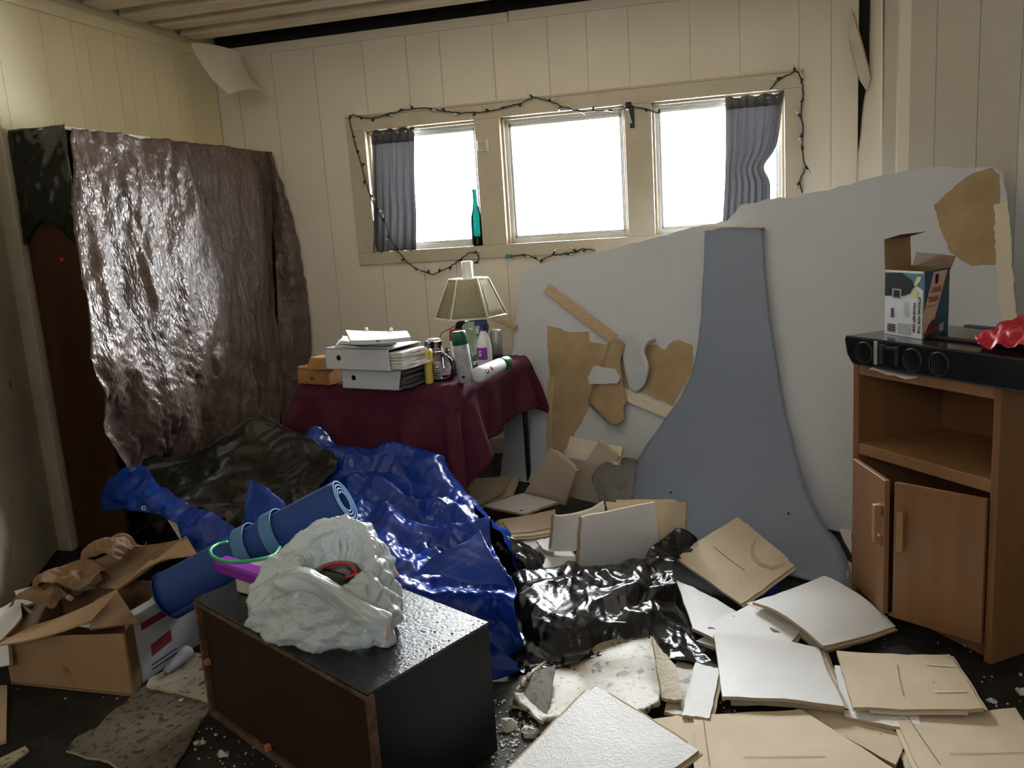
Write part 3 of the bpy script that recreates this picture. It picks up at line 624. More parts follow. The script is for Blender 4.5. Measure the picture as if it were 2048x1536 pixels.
# ------------------------------------------------------------------ the blue-grey board bent like a ramp
rows = []
Lf = cr([(1411, 458), (1408, 540), (1404, 610), (1398, 680), (1386, 740), (1362, 792), (1322, 850), (1285, 905), (1250, 955), (1225, 990), (1205, 1020), (1188, 1046)], 34)
oL, oR = float(np.dot(g(1188, 1046, .012) - SB, SN)), float(np.dot(g(1700, 1182, .012) - SB, SN))
Rt = cr([(1525, 456), (1529, 540), (1536, 610), (1546, 680), (1556, 740), (1565, 795), (1578, 855), (1594, 915), (1611, 975), (1640, 1035), (1680, 1092), (1698, 1135), (1700, 1182)], 34)
for i in range(34):
    t = i / 33; top = min(1, t / .40); k = max(0, (t - .36) / .64)
    n2 = unit(SN * 1.0 + A([0, 0, -.15])); a = sp(*Lf[i], .035 + .015 * math.sin(t * 7) + (oL - .035) * k ** 2.3); b = sp(*Rt[i], .035 + .015 * math.sin(t * 7) + (oR - .035) * k ** 2.3)
    for q_ in (a, b): q_[2] = max(q_[2], .012)
    r = []
    for u in np.linspace(0, 1, 15):
        p = a * (1 - u) + b * u; r.append(p + SN * (.012 * math.sin(u * 3.14) * (1 - t)))
    rows.append(r)
rp = np.array(rows); j_ = np.random.default_rng(2).uniform(-.003, .003, (34, 2, 3)); rp[:, 0] += j_[:, 0]; rp[:, -1] += j_[:, 1]
rp = np.swapaxes(np.array(rp), 0, 1)
ob = thing('bent_ceiling_board', 'blue grey board sagging like a ramp from the big wallboard to the floor', 'board', g(1450, 1100))
obj('board_sheet', MB().grid(up2(np.swapaxes(rp, 0, 1))), m_ramp, ob, solid=.01)
topa, topb = sp(1410, 456, .05), sp(1526, 455, .05)
obj('broken_top_edge', MB().prism(jag([topa + A([0, 0, .008]), topb + A([0, 0, .008]), topb - A([0, 0, .002]), topa - A([0, 0, .012])], .03, .002, 2), -SN * .04), m_core, ob, label='pale broken upper edge')
nlp = MB()
for px, py in ((1338, 980), (1568, 1038), (1655, 1050)):
    i = 0; RP = np.array(rows).reshape(-1, 3); Q = (RP - EYE) @ R; uv = np.stack([CX + F * Q[:, 0] / Q[:, 2], CY + F * Q[:, 1] / Q[:, 2]], 1); c = RP[np.argmin(((uv - A([px, py])) ** 2).sum(1))]; nlp.lathe([(0, 0), (.005, .001), (.004, .008), (0, .01)], c + A([0, -.004, .004]), (0, -1, .6), 8)

obj('nail', nlp, m_ink, ob, label='dark nail heads')
# ------------------------------------------------------------------ card table, cloth and the things on it
TZ = .70
FLc, FRc = A([-2.10, 3.70, 0]), A([-1.215, 3.525, 0]); tu = unit(FRc - FLc); tv = A([-tu[1], tu[0], 0]); TL, TD = .90, .90
tb = thing('card_table', 'square folding table with thin black legs under the burgundy cloth', 'table', FLc + tu * TL / 2 + tv * TD / 2)
c0 = FLc + A([0, 0, TZ - .03])
obj('tabletop', MB().obox(c0 + (tu + tv) * .035 - A([0, 0, .004]), tu * (TL - .07), tv * (TD - .07), A([0, 0, .028])), m_blkmat, tb, bevel=.008)
for a, b in ((.05, .05), (TL - .05, .05), (TL - .05, TD - .05), (.05, TD - .05)):
    p = FLc + tu * a + tv * b; obj('leg', MB().tube([p + A([0, 0, TZ - .03]), p + A([0, 0, .02])], .014, 10), m_leg, tb)
    lg = MB().tube([p + A([0, 0, .022]), p], .017, 10); obj('foot_cap', lg, m_blkmat, tb)
def cloth_sim(n, cen, half, rot, steps=150):
    """a square cloth let down on the table: position-based, numpy only"""
    s_ = np.linspace(-half, half, n); h = s_[1] - s_[0]; U, V = np.meshgrid(s_, s_); c_, sn_ = math.cos(rot), math.sin(rot)
    X = np.zeros((n, n, 3)); X[..., 0] = cen[0] + U * c_ - V * sn_; X[..., 1] = cen[1] + U * sn_ + V * c_; X[..., 2] = .004 + .004 * np.random.default_rng(3).random((n, n)); V_ = np.zeros_like(X)
    S = slice; sl = []
    def ad(a, b, rest, k): sl.append((a, b, rest, k))
    for st in (0, 1):
        w = (n - 1 - st) // 2 * 2
        ad((S(None), S(st, st + w, 2)), (S(None), S(st + 1, st + w + 1, 2)), h, 1); ad((S(st, st + w, 2), S(None)), (S(st + 1, st + w + 1, 2), S(None)), h, 1)
        ad((S(st, st + w, 2), S(0, n - 1)), (S(st + 1, st + w + 1, 2), S(1, n)), h * 1.414, .5); ad((S(st, st + w, 2), S(1, n)), (S(st + 1, st + w + 1, 2), S(0, n - 1)), h * 1.414, .5)
    for st in range(4):
        ia = np.arange(st, n - 2, 4); ad((S(None), ia), (S(None), ia + 2), 2 * h, .35); ad((ia, S(None)), (ia + 2, S(None)), 2 * h, .35)
    for st in range(8):
        ia = np.arange(st, n - 4, 8); ad((S(None), ia), (S(None), ia + 4), 4 * h, .12); ad((ia, S(None)), (ia + 4, S(None)), 4 * h, .12)
    hx_, hy_ = TL / 2 + .004, TD / 2 + .004
    for it in range(steps):
        V_ *= .96; V_[..., 2] -= .0012; O = X.copy(); X = X + V_
        for _ in range(5):
            for a, b, rest, k in sl:
                d = X[b] - X[a]; l = np.linalg.norm(d, axis=2, keepdims=True) + 1e-9; e = d * ((l - rest) / l * .5 * k); X[a] += e; X[b] -= e
        ins = (np.abs(X[..., 0]) < hx_) & (np.abs(X[..., 1]) < hy_) & (X[..., 2] < .003)
        ex_ = hx_ - np.abs(X[..., 0]); ey = hy_ - np.abs(X[..., 1]); ez = .003 - X[..., 2]
        tz = ins & (ez <= ex_ + .012) & (ez <= ey + .012); tx = ins & ~tz & (ex_ < ey); ty = ins & ~tz & ~tx
        X[..., 2] = np.where(tz, .003, X[..., 2]); X[..., 0] = np.where(tx, np.sign(X[..., 0]) * hx_, X[..., 0]); X[..., 1] = np.where(ty, np.sign(X[..., 1]) * hy_, X[..., 1])
        V_ = X - O
        on = tz[..., None] * .9; V_ = V_ * (1 - on)
    return X
CL = cloth_sim(54, (.035, -.065), .66, .07)
oc = FLc + tu * TL / 2 + tv * TD / 2
CW = oc + CL[..., :1] * tu + CL[..., 1:2] * tv + A([0, 0, TZ]) + CL[..., 2:] * A([0, 0, 1])
ct = MB().grid(up2(CW)); obj('tablecloth', ct, m_cloth, None, 'burgundy cloth hanging off the card table in folded corners', 'tablecloth', solid=.002)
TT = TZ + .0055
def on(px, py, h=0.0): return g(px, py, TT + h)

def file_box(label, p0, p1, hgt, dep, z, slant):
    a = A([*p0[:2], z]); b = A([*p1[:2], z]); d = b - a; n = unit(A([-d[1], d[0], 0])); w = .004
    t = thing('magazine_file', label, 'magazine file', (a + b) / 2 + n * dep / 2)
    up = A([0, 0, hgt]); sl_ = unit(d) * slant
    obj('front_panel', MB().prism([a, b, b + sl_ + up, a + up], n * w), m_white, t)
    obj('rear_panel', MB().prism([a + n * dep, b + n * dep, b + n * dep + sl_ + up, a + n * dep + up], -n * w), m_white, t)
    obj('bottom_panel', MB().obox(a, d, n * dep, A([0, 0, w])), m_white, t); obj('top_panel', MB().obox(a + up - A([0, 0, w]), d + sl_, n * dep, A([0, 0, w])), m_white, t)
    obj('end_panel', MB().obox(a, unit(d) * w, n * dep, up), m_white, t)
    c = a + d * .22 + up * .55; obj('finger_hole', MB().lathe([(0, .001), (.0125, .001), (.0125, -.0005)], c, -n, 20), m_ink, t, label='round black finger hole')
    return a, b, d, n
p0, p1 = on(686, 776), on(797, 781)
a1, b1, d1, n1 = file_box('lower white cardboard magazine file with a slanted open end', p0, p1, .092, .24, TT, .022)
q0 = g(655, 737, TT + .096) + A([0, -.012, 0]); q1 = g(783, 742, TT + .096) + A([0, -.012, 0])
a2, b2, d2, n2 = file_box('upper white cardboard magazine file full of magazines', q0, q1, .098, .24, TT + .096, -.004)
def slab(name, label, cat, o, d, n, hh, m, ms, bend=0, group=None, seed=0):
    return sheet(name, label, cat, [o, o + d, o + d + n, o + n], m, hh, bend, 6, ms, group=group, seed=seed, jit=.002)[0]
r_ = random.Random(8)
for k in range(6):
    o = b2 - d2 * .62 + n2 * (.012 + r_.uniform(0, .006)) + A([0, 0, .008 + k * .0125]); slab('magazine', ('colourful magazine on top in the upper white file', 'second magazine from the top in the upper white file', 'third magazine from the top in the upper white file', 'third magazine from the bottom in the upper white file', 'second magazine from the bottom in the upper white file', 'bottom magazine in the upper white file')[5 - k], 'magazine', o + A([0, 0, .011]), d2 * (.62 + .16 + r_.uniform(-.03, .03)), n2 * .2, .011, m_mag if k == 5 else m_paper, m_paper, .002, 'magazines in the upper file', k)
for k in range(6):
    o = b1 - d1 * .55 + n1 * (.02 + r_.uniform(0, .02)) + A([0, 0, .007 + k * .0135]); slab('magazine', ('worn grey magazine on top in the lower white file', 'second worn magazine from the top in the lower white file', 'third worn magazine from the top in the lower white file', 'third worn magazine from the bottom in the lower white file', 'second worn magazine from the bottom in the lower white file', 'bottom worn magazine in the lower white file')[5 - k], 'magazine', o + A([0, 0, .012]), d1 * (.55 + .08 + r_.uniform(-.05, .05)), n1 * .19, .012, m_greypage, m_greypage, (.012, 0), 'magazines in the lower file', k + 9)
# flat white thing and papers on top of the files
zt = TT + .094 + .1
P_ = [g(672, 694, zt), g(786, 698, zt), g(790, 680, zt), g(680, 682, zt)]
for k, (dx, lab) in enumerate(((0, 'white booklet curling under the slim white plastic case'), (.012, 'white folded paper on top of the upper white file'))):
    sheet('paper_booklet', lab, 'paper', [p + A([dx, .01 * k, .012 + k * .011]) for p in P_], m_white, .008, (.006, .004), 8, m_paper, seed=k, jit=.002)
zc = zt + .03
P_ = [g(702, 690, zc), g(822, 683, zc), g(815, 670, zc + .012), g(692, 668, zc + .012)]
cs2 = thing('plastic_case', 'slim white plastic case lying on the upper white magazine file', 'case', P_[0])
dn = A([0, 0, 1]); sheet('shell', None, None, [p + dn * .02 for p in P_], m_whitep, .018, (.004, 0), 8, parent=cs2)
for t in (.35, .75):
    p = P_[3] * (1 - t) + P_[2] * t + dn * .022; obj('hinge_lug', MB().box(tuple(p - A([.007, .004, .004])), tuple(p + A([.007, .006, .01]))), m_whitep, cs2, bevel=.002)
p = P_[0] * .55 + P_[1] * .45 + dn * .011; obj('latch', MB().obox(p - A([.008, .003, .002]), unit(P_[1] - P_[0]) * .016, A([0, .004, 0]), A([0, 0, .004])), m_ink, cs2)
# two honey-coloured wooden boxes
def wbox(label, p0, p1, dep, hgt, z, taper, knob, slats):
    a = A([*p0[:2], z]); b = A([*p1[:2], z]); d = unit(b - a); L_ = np.linalg.norm(b - a); n = A([-d[1], d[0], 0])
    t = thing('trinket_box', label, 'wooden box', (a + b) / 2 + n * dep / 2)
    k = taper; q = [a, b, b + n * dep, a + n * dep]; e = [a + d * k + n * k, b - d * k + n * k, b - d * k + n * (dep - k), a + d * k + n * (dep - k)]
    obj('body', MB().hexa(q + [x + A([0, 0, hgt]) for x in e]), m_tan, t, bevel=.003)
    if knob:
        obj('drawer_front', MB().obox(a + d * .012 + A([0, 0, .008]) - n * .004, d * (L_ - .024), n * .006, A([0, 0, hgt - .022])), m_tan, t, bevel=.001)
        obj('knob', MB().lathe([(0, 0), (.006, .002), (.007, .008), (0, .011)], a + d * L_ / 2 + A([0, 0, hgt * .45]) - n * .004, -n, 10), m_rust, t, label='dark round knob')
        r2 = MB()
        for q_ in ((a, d * L_, n * .008), (a + n * (dep - .008), d * L_, n * .008), (a, d * .008, n * dep), (b - d * .008, d * .008, n * dep)): r2.obox(q_[0] + A([0, 0, hgt]), q_[1], q_[2], A([0, 0, .012]))
        obj('rim', r2, m_tan, t)
    for s_ in range(slats):
        obj('lid_slat', MB().obox(a + d * (k + .006 + s_ * (L_ - 2 * k - .01) / slats) + n * k + A([0, 0, hgt]), d * ((L_ - 2 * k - .01) / slats - .005), n * (dep - 2 * k), A([0, 0, .005])), m_tan, t)
    return t
w0, w1 = on(597, 767), on(660, 771)
wbox('low honey wood box with a small drawer and dark knob', w0, w1, .15, .07, TT, 0, True, 0)
wbox('slat lidded honey wood box resting on the drawer box', g(613, 739, TT + .083) , g(656, 740, TT + .083), .11, .05, TT + .083, .012, False, 6)
# jar, bottles and cans
o = on(872, 764); o = o + A([0, .05, 0]) ; o[2] = TT
t = lathe_thing('glass_jar', 'wide round clear glass jar at the front of the table', 'jar', [('jar_body', [(.0, .003), (.072, .004), (.084, .02), (.084, .075), (.075, .1), (.056, .116), (.054, .13), (.062, .134), (.062, .142), (.054, .143), (.051, .13), (.053, .114), (.072, .096), (.080, .072), (.080, .022), (.07, .008), (.0, .007)], m_clear, None)], o, n=32)
lb = MB().box((-.022, -.05, .012), (.028, -.047, .095)); lb.v = [tuple(A(v) + o) for v in lb.v]; obj('card', lb, m_paper, t, label='small printed card inside the jar')
lb = MB()
for k in range(5): lb.box((-.015, -.0512, .03 + k * .011), (.012 + .008 * (k % 2), -.0501, .034 + k * .011))
lb.v = [tuple(A(v) + o) for v in lb.v]; obj('card_print', lb, m_ink, t)
o = on(860, 768) + A([0, -.004, 0])
lathe_thing('squeeze_bottle', 'slim yellow plastic bottle with a navy cap before the jar', 'bottle', [('bottle_body', [(0, 0), (.017, .002), (.019, .012), (.018, .09), (.023, .105), (.023, .13), (.025, .15), (.021, .163), (.011, .166)], m_yellow, None), ('cap', [(.013, .165), (.0135, .175), (.009, .18), (.009, .19), (.006, .2), (0, .2)], m_navy, 'navy cap')], o)
o = on(876, 735)
lathe_thing('plastic_tumbler', 'clear plastic tumbler upside down behind the glass jar', 'tumbler', [('cup', [(.038, 0), (.036, .0), (.03, .135), (.0, .137), (.0, .139), (.033, .138)], m_clear, None)], o)
o = on(871, 722)
lathe_thing('lidded_tub', 'black jar with a white lid at the back of the table', 'jar', [('tub', [(0, 0), (.033, 0), (.034, .1), (.0, .1)], m_blkmat, None), ('lid', [(.036, .1), (.037, .118), (.034, .122), (0, .122)], m_whitep, 'white lid')], o)
def spray(name, label, o, axis, capm, capl, h=.2, r=.033, bm=None):
    ax = unit(axis); t = thing(name, label, 'spray can', o)
    obj('can_body', MB().lathe([(0, 0), (r - .003, .0), (r, .004), (r, h * .72), (r - .004, h * .75), (.0, h * .75)], o, ax, 24), bm or m_whitep, t)
    obj('cap', MB().lathe([(r - .001, h * .735), (r + .001, h * .74), (r - .002, h * .96), (r - .006, h), (0, h)], o, ax, 24), capm, t, label=capl)
    return t, ax
o = on(931, 766) + A([0, .02, 0]); o[2] = TT + .002
t, ax = spray('spray_can', 'upright grey white spray can with a dark green cap leaning left', o, (-.10, .01, 1), m_greencap, 'dark green cap', .235, .036, mat('grey_white_label', (.5, .5, .5), .35, col2=(.3, .3, .31), cscale=30))
side = unit(np.cross(ax, (0, 1, 0))); fr_ = unit(np.cross(side, ax)); fr_ = fr_ if fr_[1] < 0 else -fr_
pr = MB()
for k in range(6): pr.obox(o + ax * (.06 + k * .015) + fr_ * .0355 - side * .014, side * .024, fr_ * .0012, ax * .006)
obj('label_print', pr, m_silver, t); obj('emblem', MB().lathe([(0, 0), (.007, 0), (.007, .001)], o + ax * .028 + fr_ * .036, fr_, 14), m_ink, t)
o = on(920, 738); spray('spray_can', 'spray can with a red cap half hidden behind the green capped can', o, (-.04, 0, 1), m_redcap, 'red cap', .2, .034)
o = on(952, 752, .036) + A([0, .03, 0]); e_ = on(1011, 727, .036) + A([0, .04, 0]); o[2] = e_[2] = TT + .036
t, ax = spray('spray_can', 'white spray can with a green cap lying on its side at the table edge', o, e_ - o, m_greencap, 'green cap', float(np.linalg.norm(e_ - o)), .035)
vw_ = unit(EYE - o); fr_ = unit(vw_ - ax * np.dot(vw_, ax)); sd = np.cross(fr_, ax); pr = None
for dx, dy, rr, mm, nm in ((.035, -.006, .008, m_navy, 'berry_print'), (.028, .004, .008, m_greencap, 'berry_print'), (.045, .003, .009, m_purple, 'berry_print'), (.024, -.005, .007, m_tan, 'berry_print'), (.085, .004, .011, m_redcap, 'emblem')):
    obj(nm, MB().lathe([(0, 0), (rr, 0), (rr, -.004)], o + ax * dx + sd * dy + fr_ * .0358, fr_, 14), mm, t)
o = on(971, 735)
t = thing('spray_bottle', 'white trigger spray bottle with a blue trigger and purple label', 'spray bottle', o)
bd = MB(); s0 = .036
prof = [(0, 0), (.036, 0), (.038, .006), (.037, .11), (.033, .14), (.016, .178), (.013, .19), (0, .19)]
bd.lathe(prof, o, n=20); obj('bottle_body', bd, m_whitep, t)
hd = MB().lathe([(.016, .187), (.017, .205), (.012, .21), (0, .21)], o, n=14); hd.obox(o + A([-.04, -.012, .212]), A([.062, 0, 0]), A([0, .024, 0]), A([0, 0, .028])); obj('spray_head', hd, m_navy, t, bevel=.004, label='blue spray head')
obj('trigger', MB().tube([o + A([-.022, 0, .214]), o + A([-.03, 0, .195]), o + A([-.027, 0, .172])], .006, 6), m_whitep, t)
lbm = MB()
for k in range(7):
    a_, b_ = math.radians(-150 + k * 14), math.radians(-136 + k * 14); rr = .0385
    lbm.add([o + A([math.cos(a_) * rr, math.sin(a_) * rr, .045]), o + A([math.cos(b_) * rr, math.sin(b_) * rr, .045]), o + A([math.cos(b_) * rr, math.sin(b_) * rr, .105]), o + A([math.cos(a_) * rr, math.sin(a_) * rr, .105])], [(0, 1, 2, 3)])
obj('purple_label', lbm, m_purple, t, label='purple label')
def text(body, size, mtx, m, parent, name='lettering', bold=.0, align='CENTER'):
    cu = bpy.data.curves.new(name, 'FONT'); cu.body = body; cu.size = size; cu.extrude = .0004; cu.offset = bold; cu.align_x = align; cu.align_y = 'CENTER'; cu.materials.append(m)
    tmp = bpy.data.objects.new(name, cu); COL.objects.link(tmp); dg = bpy.context.evaluated_depsgraph_get(); me = bpy.data.meshes.new_from_object(tmp.evaluated_get(dg)); COL.objects.unlink(tmp); bpy.data.objects.remove(tmp)
    o_ = bpy.data.objects.new(name, me); COL.objects.link(o_); o_.parent = parent; po = Vector(parent['_o']); mm = mtx.copy(); mm.translation = mtx.translation - po; o_.matrix_local = mm; o_['_o'] = [0, 0, 0]
    if not me.materials: me.materials.append(m)
    return o_
def frame(o, x, y):
    x = Vector(unit(x)); y = Vector(unit(y)); z = x.cross(y); M_ = Matrix.Identity(4)
    for r in range(3): M_[r][0], M_[r][1], M_[r][2], M_[r][3] = x[r], y[r], z[r], o[r]
    return M_
text('S', .04, frame(o + A([-.012, -.0400, .076]), (1, -.05, 0), (.25, 0, 1)), m_white, t, 'letter_on_label', .001)
o = on(995, 712)
lathe_thing('drink_can', 'silver drink can beside the white spray bottle', 'can', [('can_body', [(0, .003), (.024, .0), (.032, .012), (.033, .13), (.026, .145), (.0, .143)], m_silver, None)], o)
cb = MB()
# lamp
o = on(949, 728); o[2] = TT
lp = thing('table_lamp', 'table lamp with a six sided burlap shade on a green glass jug', 'lamp', o)
obj('glass_base', MB().lathe([(0, .003), (.046, .003), (.052, .012), (.05, .055), (.042, .075), (.046, .09), (.05, .125), (.06, .142), (.084, .165), (.09, .19), (.08, .22), (.05, .238), (.03, .246), (.028, .275), (.034, .28)], o, n=32), m_lampg, lp, label='green glass jug base')
obj('neck_fitting', MB().lathe([(.033, .278), (.034, .29), (.014, .295), (.012, .42), (0, .42)], o, n=14), m_silver, lp)
zb, ztp = yy(945, 632, o[1])[2], yy(945, 557, o[1])[2]; rb, rt = .182, .1; ro = math.radians(14)
hexv = lambda r, z: [o + A([r * math.cos(ro + k * math.pi / 3), r * math.sin(ro + k * math.pi / 3), z - o[2]]) for k in range(6)]
Bv, Tv = hexv(rb, zb), hexv(rt, ztp)
for k in range(6):
    a, b, c, d = Bv[k], Bv[(k + 1) % 6], Tv[(k + 1) % 6], Tv[k]; G = np.array([[a + (b - a) * u + (d - a + ((c - d) - (b - a)) * u) * v for u in np.linspace(.02, .98, 6)] for v in np.linspace(0, 1, 6)])
    obj('shade_panel', MB().grid(G), m_shade, lp, solid=.003)
rb_ = MB()
for k in range(6): rb_.tube([Bv[k], Tv[k]], .0055, 6)
for ring in (Bv, Tv): rb_.tube(ring + [ring[0]], .005, 6)
obj('shade_trim', rb_, m_core, lp, label='pale piping along the shade edges')
zt2 = yy(946, 522, o[1])[2]; obj('chimney', MB().lathe([(.026, .40), (.0275, .41), (.0275, zt2 - o[2]), (.0, zt2 - o[2] + .001)], o, n=20), m_whitep, lp, label='white tube rising through the shade')
obj('spider', MB().tube([Tv[0], o + A([0, 0, ztp - o[2]]), Tv[3]], .003, 5).tube([Tv[1], o + A([0, 0, ztp - o[2]]), Tv[4]], .003, 5), m_silver, lp)
cd = [on(930, 728, .01), on(915, 715, .004), on(890, 716, .004), yy(880, 672, 4.6), yy(905, 655, 4.75), yy(920, 641, 4.9)]
obj('lamp_cord', MB().tube(cr(cd, 24), .003, 6), m_blkmat, lp, label='brown cord trailing to the wall')
obj('cable', MB().tube(cr([on(848, 705, .06), on(840, 700, .08), on(826, 696, .12), yy(818, 678, 4.3)], 16), .003, 6), m_blkmat, None, 'thin black cable lying behind the magazine files', 'cable')
# ------------------------------------------------------------------ the oak cart on the right and what lies on it
CA, CB = A([.40, 3.09, 0]), A([.735, 2.63, 0]); ce_ = unit(CB - CA); cn = A([ce_[1], -ce_[0], 0]); cn = cn if cn[1] < 0 else -cn; cd_ = -cn; CWd = float(np.linalg.norm(CB - CA)); CH, CDp = .855, .40
cart = thing('microwave_cart', 'oak veneer cart with an open shelf and two half open doors', 'cart', CA + ce_ * CWd / 2 + cd_ * CDp / 2)
def cp(s, t, z): return CA + ce_ * s + cd_ * t + A([0, 0, z])
def cbx(mb, s0, s1, t0, t1, z0, z1): return mb.obox(cp(s0, t0, z0), ce_ * (s1 - s0), cd_ * (t1 - t0), A([0, 0, z1 - z0]))
obj('side_panel', cbx(MB(), 0, .024, 0, CDp, 0, CH), m_oak, cart, bevel=.002); obj('side_panel', cbx(MB(), CWd - .024, CWd, 0, CDp, 0, CH), m_oak, cart, bevel=.002)
obj('top_panel', cbx(MB(), .024, CWd - .024, .002, CDp, CH - .038, CH), m_oakl, cart, bevel=.003)
obj('shelf', cbx(MB(), .024, CWd - .024, .002, CDp - .01, .535, .575), m_oakl, cart, bevel=.003)
obj('bottom_panel', cbx(MB(), .024, CWd - .024, .03, CDp - .01, .06, .078), m_oak, cart)
obj('toe_board', cbx(MB(), .024, CWd - .024, .03, .045, .0, .06), m_oak, cart)
obj('back_panel', cbx(MB(), .024, CWd - .10, CDp - .008, CDp, .0, CH - .038), m_oak, cart, label='back panel broken short at the right')
zd0, zd1 = .062, .52
def door(hs, ang, L_, lab, sgn):
    c_, s_ = math.cos(ang), math.sin(ang); dv = ce_ * (sgn * c_) + cn * s_; th = unit(np.cross(dv, (0, 0, 1))); th = th if np.dot(th, cn) > 0 else -th
    h_ = cp(hs, 0, zd0) + cn * .001
    o_ = obj('door', MB().obox(h_, dv * L_, th * .018, A([0, 0, zd1 - zd0])), m_oak, cart, bevel=.002, label=lab)
    hm = MB(); hb = h_ + dv * (L_ - .04) + th * .018 + A([0, 0, .24])
    hm.obox(hb, dv * .022, th * .012, A([0, 0, .026])).obox(hb + A([0, 0, .104]), dv * .022, th * .012, A([0, 0, .026])).obox(hb + th * .012, dv * .022, th * .012, A([0, 0, .13]))
    h = obj('handle', hm, m_oakl, None, bevel=.002, loc=A(cart['_o'])); h.parent = o_; h.location = (0, 0, 0)
    return o_
door(.026, math.radians(22), .262, 'left door standing ajar', 1); door(CWd - .026, math.radians(19), .272, 'right door nearly closed', -1)

AZ = CH + .004
ap = thing('plastic_appliance_shell', 'black glossy plastic shell with round vents lying on the oak cart', 'appliance', cp(.3, .2, AZ))
def aprof(t, z0, z1):
    return [cp(s, t, z) for s, z in ((.03, z0), (.66, z0), (.74, z0 + .03), (.75, z1), (-.005, z1), (-.008, z1 - .012), (.005, z0 + .03))]
obj('shell', MB().prism(aprof(-.035, AZ, AZ + .095), cd_ * .40), m_blkpl, ap, bevel=.006)
obj('rear_ledge', cbx(MB(), .12, .7, .365, .395, AZ + .02, AZ + .1), m_blkmat, ap, bevel=.005)
f0 = -.0365
for s in (.085, .285, .385):
    c = cp(s, f0, AZ + .045); obj('round_vent', MB().lathe([(0, .001), (.033, .001), (.035, .005), (.038, .0), (.038, -.003)], c, cn, 24), m_blkmat, ap)
    gm_ = MB()
    for k in range(7): 
        hh = math.sqrt(max(.0, .032 ** 2 - (k * .009 - .027) ** 2)); gm_.obox(c + ce_ * (k * .009 - .027 - .001) - A([0, 0, hh]) + cn * .001, ce_ * .002, cn * .003, A([0, 0, 2 * hh]))
    obj('vent_grille', gm_, m_blkpl, ap)
br = cbx(MB(), .165, .178, f0 - .012, f0 + .002, AZ + .02, AZ + .082); cbx(br, .225, .238, f0 - .012, f0 + .002, AZ + .02, AZ + .082); cbx(br, .178, .225, f0 - .01, f0 + .002, AZ + .068, AZ + .078)
obj('centre_bracket', br, m_blkmat, ap, bevel=.002)
obj('rib', cbx(MB(), .132, .146, f0 - .006, f0 + .002, AZ + .012, AZ + .09), m_silver, ap, bevel=.003, label='worn grey rib')
obj('top_ridge', cbx(MB(), .16, .6, .08, .11, AZ + .095, AZ + .104), m_blkmat, ap, bevel=.003)
pp = sheet('torn_paper', 'torn white paper caught under the black plastic shell', 'paper', [cp(.115, -.045, CH + .002), cp(.30, -.05, CH - .006), cp(.29, .05, CH + .003), cp(.13, .06, CH + .003)], m_white, .0015, (.004, .0), 8, jit=.004)

# trash bag carton with its lettering
bz = AZ + .096
b0, b1, b2_ = g(1769, 667, bz), g(1845, 679, bz), g(1896, 664, bz); b3 = b0 + (b2_ - b1)
ht = .215
def top_at(p, px, py): return ht
tbx = thing('trash_bag_box', 'open carton of large trash bags standing on the black shell', 'carton', (b0 + b2_) / 2)
up = A([.0, .0, 1]); e1, e2 = unit(b1 - b0), unit(b2_ - b1); n1_, n2_ = A([e1[1], -e1[0], 0]), A([e2[1], -e2[0], 0])
if np.dot(n1_, EYE - b0) < 0: n1_ = -n1_
if np.dot(n2_, EYE - b1) < 0: n2_ = -n2_
zt1, zt0, zt2_ = .195, .2, .21
w1, w2 = np.linalg.norm(b1 - b0), np.linalg.norm(b2_ - b1)
def panel(n_, p, q, z, nn_, m, lab=None): return obj(n_, MB().obox(p, q - p, -nn_ * .002, A([0, 0, z])), m, tbx, label=lab)
m_bluebx = mat('carton_blue_print', (.02, .10, .16), .45, col2=(.006, .035, .06), cscale=14, cwide=.5)
panel('narrow_side', b0, b1, ht, n1_, m_white, 'white narrow side'); panel('broad_side', b1, b2_, ht, n2_, m_bluebx, 'dark blue broad side')
panel('rear_panel', b3, b2_, ht, n1_ * -1, m_cardb); panel('rear_panel', b0, b3, ht, n2_ * -1, m_cardb)
fl_ = b3 + A([0, 0, ht]); 
obj('flap', MB().prism([b0 + up * ht, b3 + up * ht, b3 + up * (ht + .10) + n2_ * -.005, b0 + up * (ht + .10) + n2_ * -.005], n2_ * -.002), m_cardb, tbx, label='tall brown flap standing up')
obj('flap', MB().prism([b0 + up * (ht + .10) + n2_ * -.005, b3 + up * (ht + .10) + n2_ * -.005, b3 + up * (ht + .115) + n2_ * .05, b0 + up * (ht + .115) + n2_ * .05], n2_ * -.002), m_cardd, tbx)
obj('flap', MB().prism([b3 + up * (ht - .01), b2_ + up * (ht - .01), b2_ + up * (ht + .035) - n1_ * .02, b3 + up * (ht + .045) - n1_ * .02], n1_ * -.002), m_cardd, tbx)
def q1(u, v): return b0 + e1 * (w1 * u) + up * (ht * v) + n1_ * .0006
def q2(u, v): return b1 + e2 * (w2 * u) + up * (ht * v) + n2_ * .0006
def decal(n_, f_, pts, m, lift=.0004): 
    nn_ = n1_ if f_ is q1 else n2_
    return obj(n_, MB().add([f_(u, v) + nn_ * lift for u, v in pts], [tuple(range(len(pts)))]), m, tbx)
m_flesh = mat('pale_print', (.62, .42, .33), .5); m_orange = mat('rust_print', (.20, .035, .015), .5); m_yel = mat('pale_yellow_print', (.6, .55, .2), .5); m_bluepr = mat('mid_blue_print', (.02, .13, .22), .5); m_greypr = mat('grey_print', (.33, .34, .36), .5)
decal('printed_sky', q1, [(0, .97), (1, .97), (1, .72), (.8, .8), (.55, .62), (0, .6)], m_bluepr, .0002)
decal('printed_bag', q1, [(0, .95), (.45, .97), (.72, .86), (.78, .78), (.66, .66), (.4, .61), (.0, .6)], m_ink)
